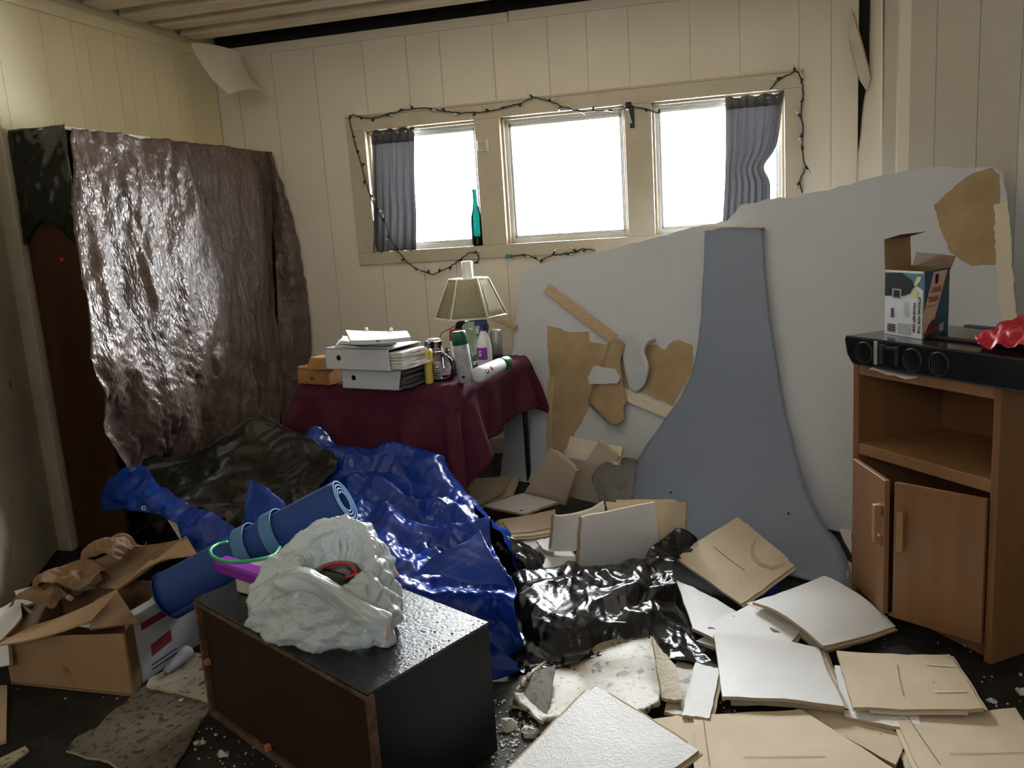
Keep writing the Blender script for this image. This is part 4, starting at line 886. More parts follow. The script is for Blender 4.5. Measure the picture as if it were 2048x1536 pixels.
decal('printed_tie', q1, [(.76, .8), (.84, .92), (.94, .93), (.92, .86), (.80, .78)], m_yel, .0006); decal('printed_tie', q1, [(.74, .74), (.86, .70), (.84, .62), (.74, .62)], m_yel, .0006)
decal('printed_square', q1, [(.2, .72), (.44, .72), (.44, .57), (.2, .57)], m_greypr, .0006); decal('printed_square', q1, [(.235, .70), (.405, .70), (.405, .59), (.235, .59)], m_ink, .0008)
decal('small_tag', q1, [(.17, .42), (.25, .42), (.25, .27), (.17, .27)], mat('navy_print', (.02, .02, .08), .5))
for k in range(9): decal('barcode_bar', q1, [(.08, .045 + k * .014), (.3, .045 + k * .014), (.3, .052 + k * .014 + .003 * (k % 3)), (.08, .052 + k * .014 + .003 * (k % 3))], m_ink)
decal('info_panel', q1, [(.36, .03), (.69, .03), (.69, .2), (.36, .2)], m_greypr)
for k in range(4): decal('fine_print_line', q1, [(.52 + k * .035, .30), (.535 + k * .035, .30), (.535 + k * .035, .53 - .03 * (k % 2)), (.52 + k * .035, .53 - .03 * (k % 2))], m_greypr)
text('STRONG FOR THE', .0140, frame(q1(.90, .35), -up, e1), m_ink, tbx, bold=.0003); text('TOUGHEST JOBS', .0130, frame(q1(.775, .31), -up, e1), m_ink, tbx, bold=.0003)
decal('pale_band', q2, [(.0, .0), (.0, .36), (.36, .97), (.90, .97), (.42, .24), (.30, .14), (.1, .08)], m_flesh, .0002)
decal('emblem', q2, [(.42, .93), (.56, .93), (.54, .83), (.50, .78), (.42, .80)], m_ink, .0006); obj('emblem', MB().lathe([(0, 0), (.0085, 0), (.0085, .0008)], q2(.49, .87) + n2_ * .0005, n2_, 14), m_bluepr, tbx)
text('LARGE', .024, frame(q2(.47, .70), e2, up), m_orange, tbx, bold=.0011); text('TRASH', .024, frame(q2(.365, .565), e2, up), m_orange, tbx, bold=.0011); text('DRAWSTRING 33', .0085, frame(q2(.31, .47), e2, up), m_orange, tbx)
decal('printed_tie', q2, [(.16, .36), (.24, .43), (.34, .36), (.3, .28), (.18, .3)], m_yel, .0006); decal('printed_tie', q2, [(.19, .36), (.24, .40), (.30, .36), (.28, .31), (.2, .31)], m_flesh, .0008)
decal('printed_bag', q2, [(.1, .1), (.2, .2), (.36, .27), (.5, .21), (.6, .12), (.56, .05), (.12, .04)], mat('brown_print', (.06, .025, .015), .5), .0008); decal('printed_ribbon', q2, [(.02, .09), (.62, .14), (.62, .08), (.02, .04)], m_orange, .001)
decal('printed_square', q2, [(.62, .16), (.8, .18), (.78, .05), (.62, .05)], m_greypr, .001)
for k in range(4): decal('printed_icon', q2, [(.66 + .14 * (k % 2), .3 + .1 * (k // 2)), (.74 + .14 * (k % 2), .31 + .1 * (k // 2)), (.74 + .14 * (k % 2), .36 + .1 * (k // 2)), (.66 + .14 * (k % 2), .35 + .1 * (k // 2))], m_bluepr, .0006)

# red film heaped on the shell
rr = [[cp(.40, .12, bz), cp(.48, .2, bz), cp(.58, .24, bz), cp(.68, .24, bz)], [cp(.44, .08, bz + .01), cp(.50, .15, bz + .06), cp(.58, .16, bz + .08), cp(.69, .18, bz + .05)], [cp(.46, .04, bz + .015), cp(.53, .08, bz + .05), cp(.6, .08, bz + .06), cp(.70, .1, bz + .06)],
      [cp(.50, .0, bz + .004), cp(.57, -.01, bz + .012), cp(.63, -.01, bz + .02), cp(.72, .02, bz + .02)]]
Xr = crumple(net(rr, 26, 30), 1.18, (-.004, .03), 70, seed=12, coarse=4)
if np.mean(normals(net(rr, 26, 30))[..., 2]) < 0: Xr = crumple(net(rr, 26, 30), 1.18, (-.004, .03), 70, seed=12, coarse=4, flip=True)
Xr[..., 2] = np.maximum(Xr[..., 2], bz + .002)
obj('red_plastic_bag', MB().grid(up2(Xr)), m_red, None, 'crumpled red plastic bag on the black shell', 'bag', solid=.001)

# ------------------------------------------------------------------ the dark steel cabinet lying in the foreground
L0, F0, R0 = A([-1.557, 2.03, 0]), A([-.816, 1.61, 0]), A([-.634, 1.985, 0]); B0 = L0 + R0 - F0; BH = .38
bu, bv = unit(F0 - L0), unit(R0 - F0); bw, bd_ = np.linalg.norm(F0 - L0), np.linalg.norm(R0 - F0)
cab = thing('steel_cabinet', 'low dark steel cabinet with a wet black top in the foreground', 'cabinet', (L0 + R0) / 2)
def bx(mb, s0, s1, t0, t1, z0, z1): return mb.obox(L0 + bu * s0 + bv * t0 + A([0, 0, z0]), bu * (s1 - s0), bv * (t1 - t0), A([0, 0, z1 - z0]))
obj('body', bx(MB(), .004, bw - .003, .022, bd_, .004, BH - .008), m_cabtop2 if 'm_cabtop2' in globals() else mat('black_steel', (.011, .011, .012), .45, spec=.25, spots=[((.3, .3, .28), 120, .775)]), cab)
obj('top_panel', bx(MB(), 0, bw, 0, bd_, BH - .008, BH), m_cabtop, cab, bevel=.002, label='wet black top beaded with drops')
obj('recessed_panel', bx(MB(), .02, bw - .02, .014, .022, .02, BH - .02), m_cab, cab, label='recessed brown panel')
rm = bx(MB(), 0, .014, 0, .022, 0, BH - .008); bx(rm, bw - .012, bw, 0, .022, 0, BH - .008); bx(rm, .014, bw - .012, 0, .016, BH - .022, BH - .008); bx(rm, .014, bw - .012, 0, .016, 0, .018)
obj('rim', rm, m_rust, cab, label='rusty rim around the recessed panel', bevel=.002)
for s, z in ((.022, .175), (.33, .02)): obj('clip', bx(MB(), s, s + .014, -.002, .012, z, z + .016), mat('orange_clip', (.5, .16, .07), .5), cab, label='small orange clip')
dr_ = MB(); r_ = random.Random(5)
for k in range(150):
    s, t = bw * r_.uniform(.25, 1), bd_ * r_.uniform(.05, 1); p = L0 + bu * s + bv * t + A([0, 0, BH]); rad = r_.uniform(.0012, .0042)
    dr_.lathe([(rad, 0), (rad * .7, rad * .35), (0, rad * .5)], p, n=6)
obj('water_drop', dr_, m_blkpl, cab, kind='stuff', label='beads of water on the top')

# white bag on the cabinet: a closed sack, rim turned in at the mouth
bc = A([-1.062, 1.925, BH]); nu_, rowsP = 280, []
prof = [(.70, .0), (.96, .004), (1.04, .03), (1.02, .08), (.95, .13), (.84, .170), (.70, .198), (.56, .208), (.46, .198), (.42, .175), (.38, .14), (.2, .11)]
pf = cr(prof, 180)
for i, (r_s, z) in enumerate(pf):
    row = []
    for j in range(nu_):
        th = 2 * math.pi * j / nu_; lob = 1 + .06 * math.sin(2 * th + .5) + .04 * math.sin(3 * th + 2)
        mo = min(1, max(0, (i - 62) / 50)); hgt = z * (1 + .30 * math.sin(th - .35) * min(1, z / .15))
        pleat = .004 * (2 * abs((th * 13 / 6.283 + .8 * math.sin(z * 22 + th * 2) + .5 * math.sin(th * 3)) % 1 - .5) - .5) * (.4 + abs(math.sin(th * 1.5 + z * 9)))
        row.append(bc + bu * ((.215 * r_s * lob + pleat) * math.cos(th)) + bv * ((.17 * r_s * lob + pleat) * math.sin(th)) + A([0, 0, hgt]) + A([.045, -.02, 0]) * mo)
    rowsP.append(row)
wbg = thing('white_trash_bag', 'open white plastic bag with red drawstring on the steel cabinet', 'bag', bc)
Xc = creases(np.array(rowsP), [(.016, .19, 4, (.35, -.2, 1), .7), (.011, .09, 5, (.75, -.4, .6), .9), (.006, .045, 6, (.75, -.4, .6), .93), (.0025, .02, 5, (.75, -.4, .6), .93)], 21, closed=False, floor=BH + .002)
Xc[:, 0] = Xc[:, -1] = (Xc[:, 0] + Xc[:, -1]) / 2
obj('bag_film', MB().grid(Xc, closed=True), m_wfilm, wbg)
def bagpt(px, py, y): return yy(px, py, y)
fr1 = [[bagpt(556, 1142, 1.815), bagpt(605, 1133, 1.805), bagpt(650, 1152, 1.795), bagpt(705, 1188, 1.785), bagpt(745, 1212, 1.785), bagpt(782, 1228, 1.805)], [bagpt(548, 1165, 1.785), bagpt(605, 1150, 1.765), bagpt(655, 1176, 1.755), bagpt(705, 1214, 1.745), bagpt(742, 1240, 1.745), bagpt(779, 1254, 1.775)],
       [bagpt(545, 1200, 1.785), bagpt(600, 1180, 1.765), bagpt(655, 1206, 1.755), bagpt(700, 1240, 1.745), bagpt(738, 1264, 1.745), bagpt(776, 1278, 1.775)]]
Xq = creases(net(fr1, 30, 80), [(.008, .1, 3, (.9, 0, -.3), .8), (.003, .03, 3, None, 0)], 4); obj('turned_over_edge', MB().grid(Xq), m_wfilm, wbg, solid=.001)
hem = [[p * 1.0 for p in (bagpt(777, 1228, 1.803), bagpt(784, 1228, 1.801))], [bagpt(774, 1254, 1.770), bagpt(780, 1254, 1.768)], [bagpt(772, 1280, 1.768), bagpt(778, 1281, 1.765)]]
obj('hem', MB().grid(net(hem, 10, 3)), m_pink, wbg, solid=.002, label='pale red hem at the end of the turned edge')
obj('hem', MB().grid(net([[bagpt(728, 1084, 2.020), bagpt(742, 1082, 2.030)], [bagpt(752, 1108, 1.990), bagpt(770, 1100, 2.000)], [bagpt(772, 1140, 1.970), bagpt(788, 1132, 1.990)], [bagpt(786, 1152, 1.965), bagpt(799, 1152, 1.980)]], 16, 5)), m_pink, wbg, solid=.002, label='pale red hem at the right rim')
obj('drawstring', MB().tube(cr([bagpt(645, 1136, 1.880), bagpt(665, 1128, 1.880), bagpt(690, 1127, 1.880), bagpt(703, 1132, 1.875), bagpt(713, 1146, 1.860), bagpt(708, 1150, 1.855), bagpt(692, 1154, 1.852)], 24), .004, 6), mat('red_drawstring', (.55, .02, .02), .4), wbg, label='red drawstring loop')
mo = bc + A([.045, -.02, .165]) ; _ = bagpt(680, 1140, 1.935); obj('dark_contents', MB().lathe([(.075, -.06), (.082, -.02), (.06, .0), (.03, .012), (.0, .012)], mo, n=22), m_olive, wbg, label='black rubbish in the mouth')
# cream box, purple bar and green hoop tucked in behind the white bag
c0_ = g(455, 1200, BH + .0); d_ = unit(A([.95, -.30, 0])); n_ = A([-d_[1], d_[0], 0]); c0_ = g(462, 1195, BH) + A([0, .03, 0])
obj('cream_box', MB().obox(c0_ + A([0, 0, .003]), d_ * .2, n_ * .12, A([0, 0, .07])), mat('cream_plastic', (.60, .57, .48), .5, col2=(.4, .36, .28), cscale=8), None, 'small cream box behind the white bag on the steel cabinet', 'box', bevel=.006)
pz = BH + .08; p_ = g(432, 1145, pz); obj('purple_bar', MB().obox(p_ - n_ * .02 + A([0, .02, .0]), d_ * .19 + A([0, 0, -.014]), n_ * .05, A([0, 0, .036])), m_purple, None, 'purple plastic bar beside the white bag', 'bar', bevel=.006)
hp = [yy(px, py, y_) for px, py, y_ in ((455, 1084, 2.2), (432, 1090, 2.16), (420, 1102, 2.1), (430, 1116, 2.03), (460, 1124, 2.0), (500, 1122, 2.0), (545, 1112, 2.06), (560, 1095, 2.16))]
obj('green_hoop', MB().tube(cr(hp, 40), .0055, 8), m_green, None, 'thin green plastic hoop under the blue exercise mat', 'hoop')

# rolled mat
ML, MR = yy(336, 1190, 2.29), yy(689, 1001, 2.42); ma = unit(MR - ML); m1 = unit(np.cross(ma, (0, 0, 1))); m2 = np.cross(m1, ma)
mt = thing('exercise_mat', 'rolled blue foam exercise mat lying across the tarp and boxes', 'mat', (ML + MR) / 2 - A([0, 0, .08]))
mlen = np.linalg.norm(MR - ML); nA, turns = 130, 3.7; spi = []
for k in range(nA):
    th = k / (nA - 1) * turns * 2 * math.pi; r0 = .030 + .046 * k / (nA - 1); spi.append((r0 * .9 * math.cos(th + 1.2), r0 * math.sin(th + 1.2)))
body = MB(); nv = 30; G = np.zeros((nv, nA, 3))
for i in range(nv):
    f = i / (nv - 1); wid = 1.12 - .10 * f
    for k in range(nA): G[i, k] = ML + ma * (mlen * f) + (m1 * spi[k][0] + m2 * spi[k][1]) * wid + m1 * .0015 * math.sin(f * 150)
body.grid(G); mo_ = obj('rolled_foam', body, m_mat, mt); md = mo_.modifiers.new('thickness', 'SOLIDIFY'); md.thickness = .0055; md.offset = 0
eg = MB(); 
for (f, s_) in ((1.0, 1), ):
    Q = []
    for k in range(nA):
        a_ = A([spi[k][0], spi[k][1]]); t_ = a_ / np.linalg.norm(a_)
        Q.append([MR + ma * .0012 + (m1 * (a_[0] + t_[0] * q) + m2 * (a_[1] + t_[1] * q)) * 1.02 for q in (-.0028, .0028)])
    eg.grid(np.array(Q), smooth=False)
obj('cut_end', eg, m_strap, mt, label='light blue cut edge spiralling at the end')
obj('left_end', MB().lathe([(0, 0), (.064, .0), (.082, .006), (.085, .014)], ML - ma * .006, ma, 32), m_mat, mt)
for px, w_ in ((508, .045), (562, .045)):
    f = (px - 336) / (689 - 336.0); f = f * 1.0; c = ML + ma * mlen * f; rr_ = .076 * (1.12 - .1 * f) + .007
    obj('strap', MB().lathe([(rr_ - .004, -w_ / 2), (rr_, -w_ / 2), (rr_, w_ / 2), (rr_ - .004, w_ / 2)], c, ma, 40, smooth=False), m_strap, mt, label='light blue foam strap')

# ------------------------------------------------------------------ blue tarp heap, olive bag, wet black bag
def heap(name, rows, mats, nv, nu, ex, band, seed, parent, label=None, flip=None, coarse=6, solid=.0015, lay=None):
    P = net(rows, int(nv * 2.4), int(nu * 2.4)); fl = np.mean(normals(P)[..., 2]) < 0 if flip is None else flip
    a = ex - 1; X = creases(P, lay or [(a * .34, .30, 4, None, 0), (a * .16, .13, 5, None, 0), (a * .045, .05, 4, None, 0)], seed, bool(fl))
    return obj(name, MB().grid(X), mats, parent, solid=solid, label=label), X
bt = thing('blue_tarp', 'heaped crumpled blue tarp with shiny wet creases in front of the table', 'tarp', (-1.2, 2.9, 0))
rows = [[(-2.05, 3.55, .01), (-1.75, 3.62, .01), (-1.45, 3.62, .01), (-1.12, 3.52, .01), (-.92, 3.36, .01), (-.74, 3.05, .01)],
        [yy(596, 905, 3.3), yy(668, 905, 3.36), yy(738, 892, 3.4), yy(800, 892, 3.4), yy(872, 940, 3.32), yy(945, 1010, 3.18)],
        [yy(590, 975, 3.1), yy(664, 958, 3.15), yy(745, 950, 3.2), yy(825, 962, 3.18), yy(905, 1005, 3.1), yy(974, 1052, 2.98)],
        [yy(610, 1035, 2.85), yy(690, 1030, 2.9), yy(765, 1030, 2.95), yy(845, 1055, 2.92), yy(915, 1090, 2.86), yy(996, 1122, 2.74)],
        [yy(650, 1080, 2.6), yy(720, 1090, 2.66), yy(790, 1105, 2.7), yy(865, 1128, 2.7), yy(945, 1155, 2.66), yy(1030, 1172, 2.58)],
        [(-1.28, 2.40, .28), yy(760, 1155, 2.46), yy(815, 1165, 2.48), yy(880, 1190, 2.5), yy(960, 1218, 2.48), yy(1034, 1222, 2.46)],
        [(-1.22, 2.34, .05), (-1.08, 2.30, .02), (-.98, 2.26, .01), (-.85, 2.22, .01), (-.74, 2.26, .005), g(1030, 1300, .005)]]
heap('tarp_heap', rows, m_blue, 66, 60, 1.13, (-.02, .05), 31, bt)
# left arm of the tarp with its rolled-over corner
rows = [[yy(232, 936, 3.08), yy(287, 932, 3.06), yy(318, 970, 2.96), yy(372, 1005, 2.86), yy(440, 1040, 2.74), yy(500, 1072, 2.62)],
        [yy(208, 962, 3.02), yy(272, 962, 2.98), yy(322, 995, 2.88), yy(385, 1032, 2.78), yy(448, 1068, 2.66), yy(515, 1100, 2.54)],
        [yy(202, 995, 2.98), yy(268, 992, 2.9), yy(328, 1014, 2.82), yy(386, 1058, 2.72), yy(446, 1098, 2.58), yy(520, 1130, 2.48)],
        [yy(208, 1022, 3.0), yy(275, 1022, 2.88), yy(340, 1042, 2.78), yy(385, 1092, 2.68), yy(428, 1128, 2.54), yy(520, 1165, 2.44)]]
heap('tarp_arm', rows, m_blue, 24, 60, 1.09, (-.014, .02), 33, bt, flip=False, coarse=4)
c = yy(288, 1016, 2.855); obj('grommet', MB().lathe([(.004, .0), (.006, .003), (.0095, .002), (.0105, .0)], c, unit(EYE - c), 18), m_silver, bt, label='steel grommet')
# standing triangular fold
rows = [[yy(500, 958, 2.78), yy(505, 960, 2.78), yy(530, 972, 2.76), yy(556, 990, 2.75)], [yy(488, 1000, 2.74), yy(512, 1008, 2.72), yy(545, 1000, 2.71), yy(571, 1012, 2.70)], [yy(486, 1040, 2.70), yy(512, 1060, 2.66), yy(545, 1070, 2.64), yy(572, 1060, 2.64)]]
heap('standing_fold', rows, m_blue, 22, 26, 1.04, (-.006, .008), 35, bt, flip=False, coarse=4, label='peaked fold standing up behind the mat')
rows = [[yy(606, 862, 3.42), yy(630, 852, 3.42), yy(650, 868, 3.42), yy(672, 895, 3.4)], [yy(600, 885, 3.36), yy(625, 880, 3.35), yy(650, 890, 3.35), yy(676, 905, 3.34)], [yy(604, 905, 3.33), yy(630, 910, 3.31), yy(652, 912, 3.31), yy(690, 918, 3.3)]]
heap('rear_fold', rows, m_blue, 18, 22, 1.06, (-.008, .01), 36, bt, flip=False, coarse=4, label='peak of tarp below the tablecloth')
rows = [[yy(834, 1138, 2.5), yy(880, 1112, 2.52), yy(925, 1088, 2.54), yy(960, 1060, 2.6)], [yy(828, 1146, 2.47), yy(880, 1140, 2.46), yy(935, 1130, 2.46), yy(985, 1112, 2.5)], [yy(845, 1150, 2.45), yy(900, 1158, 2.42), yy(960, 1168, 2.42), yy(1020, 1172, 2.44)]]
heap('triangular_fold', rows, m_blue, 20, 30, 1.03, (-.006, .008), 38, bt, flip=False, coarse=5, label='flat triangular fold lying over the heap')

ol = thing('olive_trash_bag', 'dark olive black plastic bag slumped in front of the brown tarp', 'bag', (-2.05, 3.2, 0))
rows = [[(-2.62, 3.4, .01), (-2.5, 3.55, .02), (-2.25, 3.62, .02), (-2.0, 3.62, .02), (-1.8, 3.58, .02), (-1.65, 3.5, .01)],
        [yy(292, 940, 3.25), yy(365, 905, 3.32), yy(440, 872, 3.4), yy(532, 847, 3.42), yy(598, 868, 3.38), yy(664, 905, 3.3)],
        [yy(300, 965, 3.1), yy(380, 940, 3.15), yy(460, 915, 3.2), yy(540, 900, 3.25), yy(610, 905, 3.2), yy(676, 925, 3.15)],
        [yy(330, 990, 2.95), yy(400, 975, 3.0), yy(470, 960, 3.02), yy(540, 952, 3.05), yy(605, 955, 3.02), yy(656, 960, 3.0)],
        [yy(372, 1015, 2.86), yy(430, 1015, 2.86), yy(485, 1010, 2.88), yy(540, 1010, 2.9), yy(590, 1005, 2.9), yy(640, 1005, 2.9)],
        [(-2.1, 2.85, .12), (-1.95, 2.76, .1), (-1.8, 2.7, .1), (-1.65, 2.68, .1), (-1.55, 2.72, .1), (-1.45, 2.8, .1)]]
heap('bag_film', rows, m_olive, 54, 58, 1.13, (-.02, .055), 41, ol, coarse=7, lay=[(.055, .42, 4, (.5, .5, .7), .5), (.020, .22, 4, None, 0), (.004, .07, 3, None, 0)])

bk = thing('black_trash_bag', 'wet black trash bag lying among the fallen tiles', 'bag', g(1200, 1250, 0))
rows = [[g(1012, 1180, .005), g(1060, 1150, .01), g(1140, 1130, .01), g(1220, 1122, .01), g(1290, 1120, .01), g(1340, 1128, .01)],
        [g(1010, 1200, .02), yy(1050, 1160, 2.92), yy(1130, 1148, 2.93), yy(1210, 1146, 2.93), yy(1285, 1140, 2.94), yy(1345, 1138, 3.0)],
        [g(1010, 1230, .03), yy(1060, 1180, 2.78), yy(1135, 1172, 2.8), yy(1215, 1168, 2.8), yy(1290, 1165, 2.8), yy(1352, 1172, 2.86)],
        [g(1005, 1262, .03), yy(1065, 1215, 2.66), yy(1140, 1205, 2.68), yy(1220, 1200, 2.68), yy(1298, 1200, 2.7), yy(1362, 1210, 2.76)],
        [g(1000, 1298, .02), yy(1065, 1258, 2.56), yy(1145, 1245, 2.57), yy(1225, 1238, 2.58), yy(1310, 1240, 2.62), yy(1382, 1256, 2.66)],
        [g(1004, 1330, .006), g(1060, 1328, .01), g(1130, 1312, .02), g(1215, 1290, .03), g(1320, 1286, .06), g(1405, 1298, .06)],
        [g(1010, 1345, .005), g(1060, 1345, .005), g(1130, 1335, .01), g(1215, 1322, .02), g(1350, 1320, .05), g(1424, 1322, .055)]]
heap('bag_film', rows, m_black, 50, 64, 1.10, (-.012, .035), 51, bk, coarse=6)
rows = [[yy(1352, 1054, 3.2), yy(1375, 1058, 3.2), yy(1400, 1072, 3.2)], [yy(1325, 1075, 3.16), yy(1352, 1090, 3.14), yy(1385, 1098, 3.14)], [yy(1302, 1095, 3.1), yy(1328, 1115, 3.07), yy(1352, 1118, 3.07)], [yy(1290, 1118, 3.04), yy(1315, 1140, 3.0), yy(1345, 1140, 3.0)], [yy(1290, 1145, 2.96), yy(1318, 1165, 2.92), yy(1350, 1165, 2.92)]]
heap('bag_neck', rows, m_black, 30, 18, 1.10, (-.012, .016), 53, bk, flip=False, coarse=4, label='twisted neck of the bag reaching up behind the tan tile')
rows = [[yy(1362, 1120, 3.0), yy(1400, 1140, 2.98), yy(1430, 1158, 2.96)], [yy(1352, 1150, 2.94), yy(1395, 1165, 2.92), yy(1430, 1170, 2.9)]]
bs_ = [[g(968, 1062, .05), g(1000, 1072, .07), g(1030, 1095, .08), g(1058, 1108, .05)], [g(975, 1085, .08), g(1010, 1098, .09), g(1045, 1110, .08), g(1085, 1122, .02)], [g(1000, 1110, .06), g(1025, 1120, .07), g(1055, 1135, .06), g(1070, 1150, .01)], [g(1010, 1140, .01), g(1030, 1148, .02), g(1048, 1156, .02), g(1055, 1162, .01)]]
heap('black_plastic_scrap', bs_, m_black, 22, 26, 1.14, (-.006, .022), 55, None, coarse=4)[0].name
o_ = bpy.data.objects['black_plastic_scrap']; o_['label'] = 'small torn black plastic scrap beside the blue tarp heap'; o_['category'] = 'plastic scrap'
# ------------------------------------------------------------------ cartons on the left
Fb0, Fb1 = A([-2.36, 2.10, 0]), A([-1.872, 2.09, 0]); kd = unit(A([-.34, 1, 0])); dep = .42
bxl = thing('cardboard_box', 'open brown cardboard box full of crumpled paper on the left', 'cardboard box', (Fb0 + Fb1) / 2 + kd * .2)
hl, hr = .165, .215
zf = [A([0, 0, hl]), A([0, 0, hr])]
def quad(n_, pts, off, m, lab=None): return obj(n_, MB().prism(pts, off, 0), m, bxl, label=lab)
quad('front_panel', [Fb0, Fb1, Fb1 + zf[1], Fb0 + zf[0]], A([0, .005, 0]), m_cardb)
quad('rear_panel', [Fb0 + kd * dep, Fb1 + kd * dep, Fb1 + kd * dep + zf[1], Fb0 + kd * dep + zf[0] * 1.1], A([0, -.005, 0]), m_cardd)
quad('side_panel', [Fb0, Fb0 + kd * dep, Fb0 + kd * dep + zf[0] * 1.1, Fb0 + zf[0]], A([.005, 0, 0]), m_cardd)
quad('side_panel', [Fb1, Fb1 + kd * dep, Fb1 + kd * dep + zf[1], Fb1 + zf[1]], A([-.005, 0, 0]), m_cardd)
quad('bottom_panel', [Fb0 + A([0, 0, .004]), Fb1 + A([0, 0, .004]), Fb1 + kd * dep + A([0, 0, .004]), Fb0 + kd * dep + A([0, 0, .004])], A([0, 0, .004]), m_cardd)
# flaps
sheet('flap', None, None, [yy(-8, 1290, 2.02), yy(180, 1240, 2.10), yy(235, 1178, 2.22), yy(60, 1252, 2.20)], m_cardb, .005, (.012, 0), 8, parent=bxl)[0]['label'] = 'long front flap tilted up'
sheet('flap', None, None, [yy(178, 1258, 2.10), yy(277, 1245, 2.10), yy(232, 1178, 2.30), yy(190, 1200, 2.26)], m_cardd, .005, (0, .004), 8, parent=bxl)[0]['label'] = 'inner flap folded down with printed lines'
sheet('flap', None, None, [yy(242, 1172, 2.34), yy(300, 1120, 2.46), yy(396, 1110, 2.42), yy(372, 1072, 2.56)][:4], m_cardb, .005, (0, 0), 6, parent=bxl)[0]['label'] = 'far right flap'
sheet('flap', None, None, [yy(100, 1150, 2.52), yy(235, 1178, 2.36), yy(372, 1075, 2.54), yy(250, 1092, 2.62)], m_cardd, .005, (.01, .01), 8, parent=bxl)[0]['label'] = 'rear flap bent outward'
pr = MB()
for k in range(4): 
    a = yy(212 + k * 4, 1220 + k * 9, 2.165 - .015 * k); b = yy(240 + k * 5, 1213 + k * 9, 2.18 - .015 * k); pr.obox(a + A([0, -.004, .004]), b - a, A([0, .001, .004]), A([0, -.001, .001]))
# crumpled brown paper in it
r_ = np.random.default_rng(4)
for k, (px, py, y_, s, lab) in enumerate(((225, 1108, 2.5, .075, 'crumpled brown paper sticking up at the back of the cardboard box'), (150, 1165, 2.38, .10, 'flattened brown paper bag inside the cardboard box'), (95, 1200, 2.3, .08, 'dark crumpled paper at the left inside the cardboard box'))):
    c = yy(px, py, y_); rw_ = [[c + A([(u - .5) * s * 2, (v - .5) * s * 1.6, .05 - .12 * ((u - .5) ** 2 + (v - .5) ** 2)]) for u in np.linspace(0, 1, 4)] for v in np.linspace(0, 1, 4)]
    P = net(rw_, 22, 26); X = crumple(P, 1.2, (-.025, .045), 70, seed=60 + k, coarse=4, flip=bool(np.mean(normals(P)[..., 2]) < 0)); obj('crumpled_paper', MB().grid(up2(X)), m_cardd, None, lab, 'paper', solid=.001)
p = yy(130, 1190, 2.30); obj('wood_dowel', MB().tube([yy(106, 1176, 2.36), yy(142, 1197, 2.30)], .010, 8), m_wood, None, 'short pale wooden dowel on the paper in the box', 'stick')
obj('wood_dowel', MB().tube([yy(40, 1207, 2.30), yy(62, 1224, 2.24)], .006, 8), m_wood, None, 'thin greenish stick at the left end of the box', 'stick')
sheet('printed_leaflet', 'pale printed leaflet just inside the front of the cardboard box', 'paper', [yy(150, 1252, 2.115), yy(186, 1256, 2.115), yy(176, 1236, 2.15), yy(140, 1246, 2.15)], m_paper, .001, 0, 4)
sheet('white_board', 'white board edge standing behind the cardboard box', 'board', [yy(28, 1182, 2.52), yy(44, 1212, 2.45), yy(190, 1172, 2.47), yy(190, 1140, 2.6)], m_tilew, .012, 0, 5, m_tilec)
sheet('white_board', 'bent white tile piece leaning at the far left edge of the picture', 'board', [yy(-40, 1225, 2.2), yy(40, 1190, 2.32), yy(44, 1232, 2.2), yy(-30, 1300, 2.08)], m_tilew, .012, (.02, 0), 6, m_tilec)
sheet('white_board', 'white board piece below the box flap at the far left edge', 'board', [yy(-60, 1296, 2.06), yy(16, 1286, 2.07), yy(19, 1330, 2.05), yy(-60, 1345, 2.02)], m_tilew, .015, 0, 4, m_tilec)
sheet('grey_strip', 'narrow pale strip standing at the lower left edge of the picture', 'strip', [g(-20, 1372, .02), g(14, 1370, .02), g(12, 1480, .01), g(-20, 1490, .01)], m_tilec, .01, 0, 4)
sheet('grey_strip', 'thin pale splinter on the dark floor at the lower left', 'strip', [g(-30, 1530, .006), g(50, 1492, .006), g(58, 1500, .006), g(-20, 1560, .006)], m_tiled, .006, 0, 4)
# white shipping carton with red bands
s0_ = g(289, 1366, .0); s1_ = g(402, 1288, 0.0); sd_ = unit(s1_ - s0_); sn_ = A([-sd_[1], sd_[0], 0]); sn_ = sn_ if sn_[0] < 0 else -sn_
Ls = np.linalg.norm(s1_ - s0_) + .12; shh = .235
wc = thing('shipping_carton', 'white shipping carton with dark red bands wedged beside the cardboard box', 'carton', (s0_ + s1_) / 2)
m_dw = mat('grey_white_carton', (.42, .42, .45), .6, col2=(.33, .33, .37), cscale=5)
obj('carton_body', MB().obox(s0_ + A([0, 0, .002]), sd_ * Ls, sn_ * .045, A([0, 0, shh])), m_dw, wc, bevel=.003)
obj('narrow_end', MB().obox(s0_ + sn_ * .0 + A([0, 0, .002]) - sd_ * .004, sn_ * .042, sd_ * .004, A([0, 0, shh - .003])), m_tilec, wc, label='crushed open end')
m_dred = mat('dark_red_print', (.20, .022, .03), .6); m_dblue = mat('dark_blue_print', (.02, .03, .09), .6)
def dq(n_, a, b, z0, z1, m, sk=0): 
    nn_ = -sn_ * .0012; obj(n_, MB().add([s0_ + sd_ * (Ls * a) + nn_ + A([0, 0, z0]), s0_ + sd_ * (Ls * b) + nn_ + A([0, 0, z0 + sk]), s0_ + sd_ * (Ls * b) + nn_ + A([0, 0, z1 + sk]), s0_ + sd_ * (Ls * a) + nn_ + A([0, 0, z1])], [(0, 1, 2, 3)]), m, wc)
dq('red_band', .05, .62, .175, .20, m_dred); dq('red_patch', .12, .36, .07, .11, m_dred, .01); dq('grey_band', .1, .4, .025, .03, m_dblue); dq('grey_band', .1, .4, .04, .045, m_dblue)
